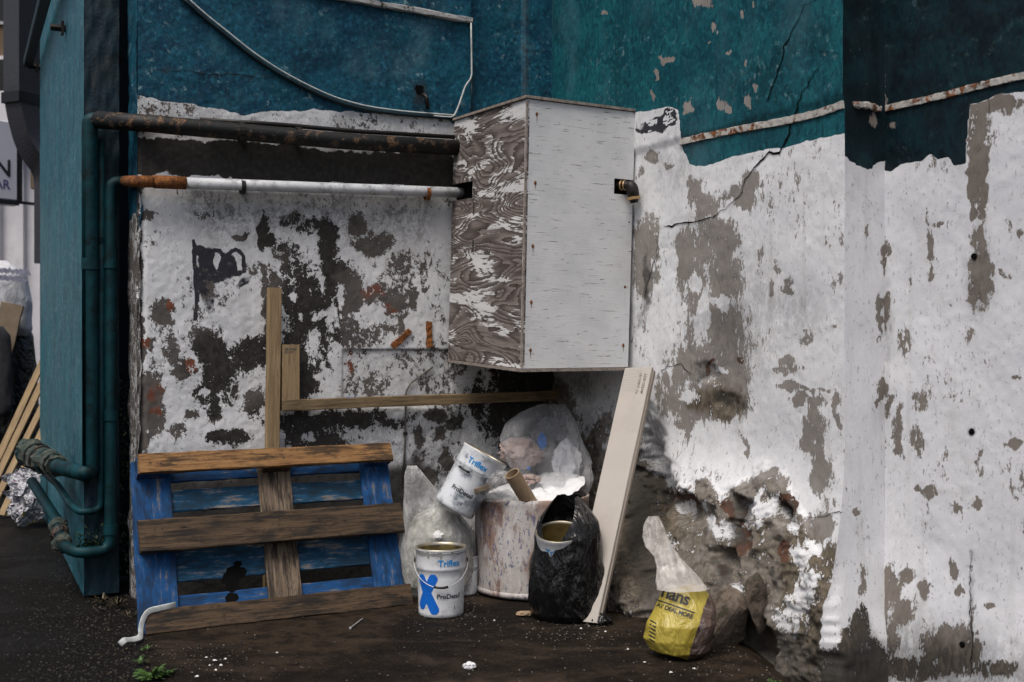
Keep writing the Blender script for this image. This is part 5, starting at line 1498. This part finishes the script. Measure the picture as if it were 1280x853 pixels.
# ------------------------------------------------------------------ yellow sack of sand
def sx_(px, Z): return (px - CX) / FPX * Z
Zs = 5.02
sl = lv((829, 862, Zs - .02, 10, .04), (824, 858, Zs, 24, .07), (812, 850, Zs, 36, .10), (797, 847, Zs, 41, .11), (778, 852, Zs, 42, .11), (760, 857, Zs + .02, 38, .10), (745, 857, Zs + .03, 31, .075), (734, 854, Zs + .04, 24, .05), (728, 852, Zs + .05, 14, .03))
sl = [(max(0.0, r_[0]),) + tuple(r_[1:]) for r_ in sl]
sl[0] = (0.0,) + tuple(sl[0][1:]); sl = [r_ for i_, r_ in enumerate(sl) if i_ == 0 or r_[0] > 0.001]
sg = sack(sl, 120, 80, .07, .09, 63)
px, py = topx(sg[0])
x, y = warp(px, py, 2, 12, 1, 5, 5)
yel = sstep(3, -3, x - np.interp(y, [735, 760, 800, 830], [889, 880, 868, 858])) * sstep(-2, 2, y - np.interp(x, [800, 820, 850, 870, 890], [742, 739, 735, 728, 742]))
milk = sstep(2, -2, y - np.interp(x, [800, 820, 850, 870, 890], [742, 739, 735, 728, 742]))
sd = thing('sand_sack', 'yellow printed plastic sack of sand slumped at the foot of the cracked wall', 'sack', V3(sx_(852, Zs), Zs, 0))
so = mesh('sack_skin', sg, M_SACK, sd, smooth=True, attrs={'print': np.stack([yel, milk, 0 * yel], 1)})
# limp cloudy neck of the sack, folded flat against the wall
rows = [(738, 821, 886), (724, 821, 876), (710, 821, 862), (697, 819, 850), (684, 807, 841), (670, 803, 834), (656, 805, 829), (646, 811, 824)]
nv, nth_ = [], 64
ys = np.linspace(737, 646, 44)
for k_, yy in enumerate(ys):
    xl, xr = np.interp(-yy, [-r_[0] for r_ in rows], [r_[1] for r_ in rows]), np.interp(-yy, [-r_[0] for r_ in rows], [r_[2] for r_ in rows])
    t_ = k_ / 43
    Zk = Zs - .02 + .22 * t_ ** .8
    th_ = np.linspace(0, 2 * math.pi, nth_, endpoint=False)
    edge = 1 + .12 * (fbm(np.full(nth_, yy / 9.0), np.sign(np.cos(th_)) * 3.0, 0, 3, 7) - .5)
    xs_ = (xl + xr) / 2 + (xr - xl) / 2 * np.cos(th_) * edge
    dep = (.055 * (1 - t_) ** 2 + .012) * np.sin(th_)
    fold_ = .05 * (ridge(xs_ / 11.0 + t_ * 1.5, np.full(nth_, yy / 70.0), np.sin(th_) * .4, 3, 91) - .6) + .02 * (fbm(xs_ / 9, np.full(nth_, yy / 12.0), np.sin(th_), 3, 95) - .5)
    P_ = np.array([at(a_, yy, Zk) for a_ in xs_])
    P_[:, 1] += dep + fold_
    nv.append(P_)
nf = [[k_ * nth_ + j_, k_ * nth_ + (j_ + 1) % nth_, (k_ + 1) * nth_ + (j_ + 1) % nth_, (k_ + 1) * nth_ + j_] for k_ in range(43) for j_ in range(nth_)]
mesh('sack_neck', (np.vstack(nv), nf, None), M_NECK, sd, smooth=True)
bvh = BVHTree.FromPolygons([tuple(q) for q in sg[0]], sg[1])
def onto_sack(v2, f2, ox, oy, ang):
    """lay flat lettering (photo-pixel sized) on the sack's front"""
    ca, sa = math.cos(ang), math.sin(ang)
    out = []
    for a, b in v2:
        qx, qy = ox + a * ca + b * sa, oy + a * sa - b * ca
        r = Vector(ray(qx, qy)).normalized()
        h = bvh.ray_cast(Vector(CAMP), r)
        p = h[0] if h[0] is not None else Vector(CAMP) + r * Zs
        out.append(np.array(p - r * .0022))
    return np.array(out), f2, None
ANGT = math.radians(19)
for txt, ox, oy, sz, bold in (('nans', 825, 745, 22, .5), ('AT DEAL MORE', 820, 758, 7.4, .2)):
    v2, f2 = text_geo(txt, sz, bold, spacing=.92)
    mesh('lettering', onto_sack(v2, f2, ox, oy, ANGT), M_INK, sd)
n_ = 24
bar = [(52 * i / n_, j * 1.6) for i in range(n_ + 1) for j in (0, 1)]
mesh('print_rule', onto_sack(bar, [[2 * i, 2 * i + 2, 2 * i + 3, 2 * i + 1] for i in range(n_)], 819, 750, ANGT), M_INK, sd)
for k in range(6):
    bar = [(9 * i / 4, j * 1.5) for i in range(5) for j in (0, 1)]
    mesh('print_bar', onto_sack(bar, [[2 * i, 2 * i + 2, 2 * i + 3, 2 * i + 1] for i in range(4)], 812 - k * .3, 776 + k * 4.6, .5), M_INK, sd)

# ------------------------------------------------------------------ alley on the left
# white shopfront far down the alley
sf = thing('white_shopfront', 'white painted shopfront far down the alley behind the rubbish', 'building', at(10, 0, 13.6) * V3(1, 1, 0))
ctr = at(10, 430, 13.6)
mesh('wall', boxgeo(V3(ctr[0] - 3.5, 13.6, 0), V3(4.6, 0, 0), V3(0, .3, 0), UP * 3.7), M_WHITEWALL, sf)
for x in (-.16, .12):
    mesh('pilaster', boxgeo(V3(ctr[0] + x, 13.52, 0), V3(.09, 0, 0), V3(0, .08, 0), UP * 3.6, .01), M_WHITEWALL, sf)
mesh('door_frame', boxgeo(V3(ctr[0] - .75, 13.50, 0), V3(.62, 0, 0), V3(0, .09, 0), UP * 2.6, .01), M_BROWNWALL, sf)
mesh('fascia', boxgeo(V3(ctr[0] - 3.5, 13.3, 3.7), V3(4.6, 0, 0), V3(0, .6, 0), UP * .55), M_WHITEWALL, sf)
bld = thing('brown_building', 'tall brown building beyond the white shopfront', 'building', at(-60, 0, 22) * V3(1, 1, 0))
bc = at(-60, 430, 22)
mesh('wall', boxgeo(V3(bc[0] - 3, 22, 0), V3(6, 0, 0), V3(0, 2, 0), UP * 9), M_BROWNWALL, bld)
for z in (3.2, 5.6, 7.4):
    for k in range(4):
        w = mesh('window', boxgeo(V3(bc[0] - 2.4 + 1.35 * k, 21.95, z), V3(.8, 0, 0), V3(0, .06, 0), UP * 1.2), M_WHITEWALL, bld)
        mesh('pane', boxgeo(V3(bc[0] - 2.33 + 1.35 * k, 21.93, z + .07), V3(.66, 0, 0), V3(0, .02, 0), UP * 1.06), M_BLACKPLASTIC, w)
# projecting sign
sg0 = at(21, 215, 11.9); sg1 = sg0 + V3(-.62, -.78, 0)
sdn = unit((sg1 - sg0) * V3(1, 1, 0)); snr = unit(V3(sdn[1], -sdn[0], 0)); snr = snr if snr[1] < 0 else -snr
sgn = thing('projecting_sign', 'white projecting shop sign with dark lettering above the alley', 'sign', sg0)
zb_, zt_ = at(21, 251, 11.9)[2], at(21, 196, 11.9)[2] + .35
mesh('sign_panel', boxgeo(V3(sg0[0], sg0[1], zb_), sdn * 1.6, -snr * .10, UP * (zt_ - zb_), .01), M_SIGNWHITE, sgn)
mesh('sign_frame', cat_geo(boxgeo(V3(sg0[0], sg0[1], zb_ - .05) + snr * .012 - sdn * .02, sdn * 1.62, -snr * .13, UP * .05), boxgeo(V3(sg0[0], sg0[1], zb_) + snr * .012 - sdn * .02, -sdn * .035, -snr * .13, UP * (zt_ - zb_))), M_BLACKPLASTIC, sgn)
mesh('sign_arm', boxgeo(V3(sg0[0], sg0[1], zb_ - .03), -sdn * 1.2, -snr * .03, UP * .03), M_BLACKPLASTIC, sgn)
for txt, sz, dz, m_, bo in (('TEAMON', .24, .24, M_INK, .004), ('GRILL BAR', .13, .11, M_SIGNPURPLE, .002)):
    v2, f2 = text_geo(txt, sz, bo)
    w = v2[:, 0].max()
    ori = V3(sg0[0], sg0[1], zb_ + dz) + sdn * .07 + snr * .004
    mesh('lettering', ([ori + sdn * (w - a) + UP * b for a, b in v2], f2, None), m_, sgn)
# black box gutter with a swan neck
dz_ = 9.9
duct = thing('box_downpipe', 'black square box downpipe with swan neck bend behind the teal building', 'downpipe', at(30, 0, dz_) * V3(1, 1, 0))
path = fillet([at(28, -160, dz_), at(28, 128, dz_), at(42, 182, dz_ + .05), at(66, 214, dz_ + .1), at(66, 330, dz_ + .1)], .35, 8)
def rect_sweep(path, w, d):
    v, f = [], []
    for i, p in enumerate(path):
        t = unit(path[min(i + 1, len(path) - 1)] - path[max(i - 1, 0)])
        s = unit(np.cross(t, V3(.45, .89, 0))); b = unit(np.cross(t, s))
        v += [p - s * w / 2 - b * d / 2, p + s * w / 2 - b * d / 2, p + s * w / 2 + b * d / 2, p - s * w / 2 + b * d / 2]
    for i in range(len(path) - 1):
        for j in range(4): f.append([4 * i + j, 4 * i + (j + 1) % 4, 4 * i + 4 + (j + 1) % 4, 4 * i + 4 + j])
    return np.array(v), f, None
mesh('duct', rect_sweep(path, .19, .23), M_DUCT, duct)
mesh('clamp', rect_sweep([at(28, 118, dz_), at(28, 131, dz_)], .215, .255), M_BLACKPLASTIC, duct)
mesh('outlet', boxgeo(at(38, 236, 10.2), V3(.09, 0, 0), V3(0, .1, 0), UP * .18), M_CARD_DK, duct)
# rubbish pile: black bags, cardboard, cloth, white carrier bag on top
zr = 10.6
def ax_(px, Z=zr): return (px - CX) / FPX * Z
bl_ = [(0, ax_(2), zr, .28, .25), (.05, ax_(2), zr, .33, .3), (.6, ax_(4), zr, .31, .3), (1.1, ax_(6), zr, .27, .26), (1.45, ax_(8), zr, .23, .2), (1.60, ax_(10), zr, .08, .08)]
tag(mesh('rubbish_bag', sack(bl_, 48, 36, .06, .08, 71), M_BLACKBAG, smooth=True), 'tall black rubbish bag in the alley under the white carrier bag', 'bin bag')
wb_ = [(1.42, ax_(8), zr - .1, .22, .14), (1.48, ax_(8), zr - .1, .26, .2), (1.75, ax_(6), zr - .1, .27, .22), (1.98, ax_(4), zr - .1, .24, .2), (2.10, ax_(-4), zr - .1, .14, .1)]
cbag = thing('carrier_bag', 'white printed carrier bag on top of the rubbish in the alley', 'plastic bag', V3(ax_(6), zr - .1, 1.42))
mesh('bag_skin', sack(wb_, 56, 30, .05, .07, 73), M_WHITEBAG, cbag, smooth=True)
for k in range(2):
    q = [at(x, 338 + 9 * k + .08 * x + 1.5 * math.sin(x * .9), 10.235) for x in np.linspace(-8, 38 - 6 * k, 24)]
    mesh('faded_print', ribbon(q, [.02 + .03 * abs(math.sin(i * 1.7)) for i in range(24)], V3(0, -1, 0)), plain_mat('faded_blue_print', (.26, .27, .36), .6, .3, 40), cbag)
cbd = mesh('cardboard_sheet', plank(at(-6, 470, 10.18), at(16, 380, 10.22), V3(1, 0, 0), .20, .015, 6, .004), M_CARD_DK)
tag(cbd, 'brown cardboard sheet propped against the rubbish below the carrier bag', 'cardboard')
cl = sack([(zc, ax_(2, 10.1), 10.02, r_, .07) for zc, r_ in ((.72, .08), (.80, .12), (1.2, .12), (1.42, .11), (1.5, .04))], 40, 20, .1, .1, 77)
tag(mesh('charcoal_jacket', cl, M_GREYCLOTH, smooth=True), 'charcoal cloth hanging over the cardboard in the alley', 'cloth')
# pale timber slats leaning in the alley
for i, (xa, ya, xb, yb, Z0, Z1, lab) in enumerate(((62, 434, -30, 634, 10.0, 9.6, 'outermost pale lath of the bundle leaning behind the teal building'), (64, 455, -22, 637, 9.95, 9.55, 'second pale lath of the leaning bundle, next to the outermost'),
        (66, 483, -12, 640, 9.9, 9.5, 'third pale lath of the leaning bundle behind the teal building'), (66, 512, 2, 645, 9.85, 9.45, 'innermost short lath of the leaning bundle by the newspaper bag'))):
    g1 = on_ground(xb, yb); Zb = g1[1]
    g0_ = at(xa, ya, Zb + .45)
    o = mesh('leaning_lath', plank(g1 + UP * .004, g0_, V3(1, 0, .5), .062, .02, 6, .001, .002, 90 + i), M_PINE)
    tag(o, lab, 'timber', 'pale slats leaning in the alley')
# crumpled newspaper bag at the foot of the teal wall
nb = on_ground(27, 657)
def crushed_sheet(c, w, h, ax, ay, seed, amp, n=18):
    """one crumpled sheet of paper round a centre"""
    g = np.linspace(-.5, .5, n)
    X, Y = [q.ravel() for q in np.meshgrid(g, g, indexing='ij')]
    nn = unit(np.cross(ax, ay))
    P = c + X[:, None] * w * ax + Y[:, None] * h * ay
    for k, d_ in enumerate((nn, ax, ay)):
        P = P + (amp * (1.0 if k == 0 else .55) * ((ridge(X * 3.4 + seed, Y * 3.4, k * 3.0, 2, seed + k) - .5) + .8 * (fbm(X * 3 + 9, Y * 3 + seed, k, 2, seed + 5 + k) - .5)))[:, None] * d_
    return P, [list(q) for q in grid_faces(n, n)], None
gs = []
rr_ = random.Random(4)
for k_ in range(7):
    a_ = rr_.uniform(0, 6.28)
    axx = unit(V3(math.cos(a_), math.sin(a_) * .6, rr_.uniform(-.5, .5))); ayy = unit(np.cross(axx, V3(rr_.uniform(-.4, .4), -1, rr_.uniform(-.4, .4))))
    gs.append(crushed_sheet(nb + V3(.055 * math.sin(k_ * 1.1) + .02, .02 * k_ - .06, .08 + .045 * k_), rr_.uniform(.16, .24), rr_.uniform(.16, .24), axx, ayy, 500 + k_, .13))
nbn = thing('newspaper_bundle', 'crumpled printed newspaper bundle at the foot of the teal building', 'newspaper', nb)
for k_, g_ in enumerate(gs):
    g_[0][:, 2] = np.maximum(g_[0][:, 2], .0)
    mesh('sheet', g_, M_NEWS, nbn)

# ------------------------------------------------------------------ weeds, moss, grit
def leaf_geo(base, d, length, width, droop, nseg=4):
    d = unit(d)
    side_ = unit(np.cross(d, UP) + V3(1e-4, 0, 0))
    v, f = [], []
    for i in range(nseg + 1):
        t = i / nseg
        p = base + d * length * t - UP * droop * t * t
        w = width * math.sin(math.pi * (.12 + .86 * t)) + .0004
        v += [p - side_ * w / 2, p + side_ * w / 2 + UP * w * .15]
        if i: f.append([2 * i - 2, 2 * i - 1, 2 * i + 1, 2 * i])
    return np.array(v), f, None
def weed(px, py, n, size, seed, label, mat=M_LEAF, broad=1.0):
    r = random.Random(seed)
    c = on_ground(px, py)
    c[2] -= 0.34 * float(sstep(0.95, 1.6, c[0]))
    gs = []
    for i in range(n):
        a = r.uniform(0, 6.28)
        e = r.uniform(.5, 1.6)
        l = size * r.uniform(.5, 1.1)
        gs.append(leaf_geo(c + V3(math.cos(a), math.sin(a), 0) * size * .1 * r.random() - UP * .004, V3(math.cos(a), math.sin(a), e), l, l * .17 * broad * r.uniform(.6, 1.2), l * r.uniform(.1, .5)))
        if broad > 1.2:
            tip = gs[-1][0][-1]
            for k in range(2):
                aa = a + r.uniform(-1.2, 1.2)
                gs.append(leaf_geo(tip * .6 + gs[-1][0][0] * .4, V3(math.cos(aa), math.sin(aa), .3), l * .4, l * .18, l * .1, 3))
    o = thing('weed', label, 'weed', c, 'weeds along the paving edges')
    mesh('leaves', cat_geo(*gs), mat, o)
    mesh('stalk', tube([c - UP * .005, c + UP * size * .18], .003, 5), mat, o)
for i, (px, py, n, s, lab) in enumerate(((188, 848, 26, .085, 'leafy green weed on the slab edge below the white strap, largest of its clump'), (207, 843, 14, .06, 'small green weed beside the largest weed on the slab edge'), (176, 828, 12, .05, 'low green weed sprouting between the largest weed and the white strap'),
        (183, 812, 9, .04, 'tiny green weed just below the white strap end'), (969, 846, 10, .045, 'small green weed at the foot of the cracked wall by its stones'))):
    weed(px, py, n, s, 200 + i, lab, broad=1.5)
for i, (px, py, n, s, lab) in enumerate(((128, 752, 30, .08, 'dead grass tuft at the foot of the teal corner'), (148, 756, 34, .09, 'dead grass tuft in the gap between teal corner and peeling wall'), (160, 770, 22, .06, 'dead grass tuft beside the pallet and peeling wall end'))):
    weed(px, py, n, s, 240 + i, lab, M_STRAW, .5)
r = random.Random(5)
gs = []
for i in range(260):
    t = r.random()
    c = b1 * (1 - t) + b2 * t * .5 + vb * t * .5
    c = pierp(r.uniform(96, 136), 690 - abs(r.gauss(0, 14)), .035 + .02 * r.random())
    gs.append(leaf_geo(c, V3(r.uniform(-1, 1), r.uniform(-1, .3), r.uniform(0, 1)), r.uniform(.012, .03), r.uniform(.008, .016), .004, 2))
mo = mesh('moss', cat_geo(*gs), M_MOSS, ov)
mo['kind'] = 'stuff'
gs = []
for i in range(420):
    z = r.uniform(.1, 1.2)
    c = Pc + dL * (T_S + r.uniform(.0, .06)) - nL * r.uniform(.0, .2) + UP * z
    gs.append(leaf_geo(c, V3(r.uniform(-1, 1), r.uniform(-1, .3), r.uniform(-.5, 1)), r.uniform(.012, .035), r.uniform(.008, .014), .006, 2))
mo = mesh('gap_moss', cat_geo(*gs), M_MOSS, pier)
mo['kind'] = 'stuff'

OCT_F = [[0, 2, 4], [2, 1, 4], [1, 3, 4], [3, 0, 4], [2, 0, 5], [1, 2, 5], [3, 1, 5], [0, 3, 5]]
def chip_v(c, s, r):
    k = [s * r.uniform(.5, 1.1) for _ in range(6)]
    a = r.uniform(0, 3)
    ca, sa = math.cos(a), math.sin(a)
    raw = [(k[0], 0, 0), (-k[1], 0, 0), (0, k[2], 0), (0, -k[3], 0), (0, 0, k[4] * .6), (0, 0, -k[5] * .3)]
    return [c + V3(x * ca - y * sa, x * sa + y * ca, z + s * .12) for x, y, z in raw]
def scatter(name, mat, zones, n, smin, smax, label, cat, seed):
    r = random.Random(seed)
    vs, fs = [], []
    for _ in range(n):
        x0, x1, y0, y1 = r.choice(zones)
        c = on_ground(min(max(r.gauss((x0 + x1) / 2, (x1 - x0) / 3.2), x0 - 40), x1 + 40), r.uniform(y0, y1))
        c[2] -= 0.34 * float(sstep(0.95, 1.6, c[0]))
        s = smin + (smax - smin) * r.random() ** 3
        b = len(vs)
        vs += chip_v(c, s, r)
        fs += [[i + b for i in q] for q in OCT_F]
    o = mesh(name, (np.array(vs), np.array(fs), None), mat, origin=(0, 5, 0))
    return tag(o, label, cat, None, 'stuff')
scatter('pale_grit', M_GRIT, [(640, 800, 765, 815), (660, 780, 775, 800), (480, 620, 752, 790), (560, 600, 730, 775), (200, 330, 805, 850), (820, 960, 790, 845), (300, 900, 780, 853)], 1500, .0012, .0065, 'pale grit and plaster crumbs scattered over the dark slab', 'grit', 301)
scatter('dark_gravel', plain_mat('dark_gravel', (.045, .042, .038), .7, .5, 40), [(0, 180, 690, 853), (20, 200, 760, 853), (0, 150, 650, 853), (0, 1000, 770, 853)], 3200, .002, .010, 'fine dark gravel and dirt on the ground', 'gravel', 302)
scatter('dead_litter', M_STRAW, [(100, 175, 745, 790), (120, 190, 770, 853)], 260, .003, .012, 'dead leaf litter gathered by the teal corner', 'leaf litter', 303)
r = random.Random(8)
for i, (px, py, s) in enumerate(((268, 826, .014), (276, 832, .012), (262, 832, .010), (247, 846, .012), (282, 824, .009), (270, 838, .009), (346, 816, .008), (258, 822, .008), (726, 786, .010), (757, 790, .012), (742, 779, .009), (838, 841, .012), (785, 812, .010), (618, 776, .009), (700, 768, .009), (868, 836, .009), (806, 828, .008))):
    o = mesh('plaster_chip', (np.array(chip_v(on_ground(px, py), s, r)), OCT_F, None), M_CHIP)
    tag(o, 'small white plaster chip lying on the dark ground', 'chip', 'plaster chips on the ground')
crumple('paper_scrap', 'white crumpled paper scrap alone on the slab in front of the open bucket', 'paper', on_ground(587, 836) + UP * .013, .026, M_PAPER, 6, (1.1, .8, .6), sub=3)
crumple('wood_splinter', 'pale brown splintered lump on the slab by the black bin liner', 'scrap', on_ground(655, 770) + UP * .012, .035, M_CARD, 16, (1.2, .7, .4), sub=3)
na = thing('loose_nail', 'long thin nail lying on the slab in front of the pallet', 'nail', on_ground(445, 780))
n0, n1 = on_ground(438, 786) + UP * .004, on_ground(453, 775) + UP * .006
mesh('nail_shank', tube([n0, n1], .0028, 6), M_WIRE, na)
mesh('nail_head', tube([n0 - (n1 - n0) * .02, n0], .0065, 8), M_WIRE, na)
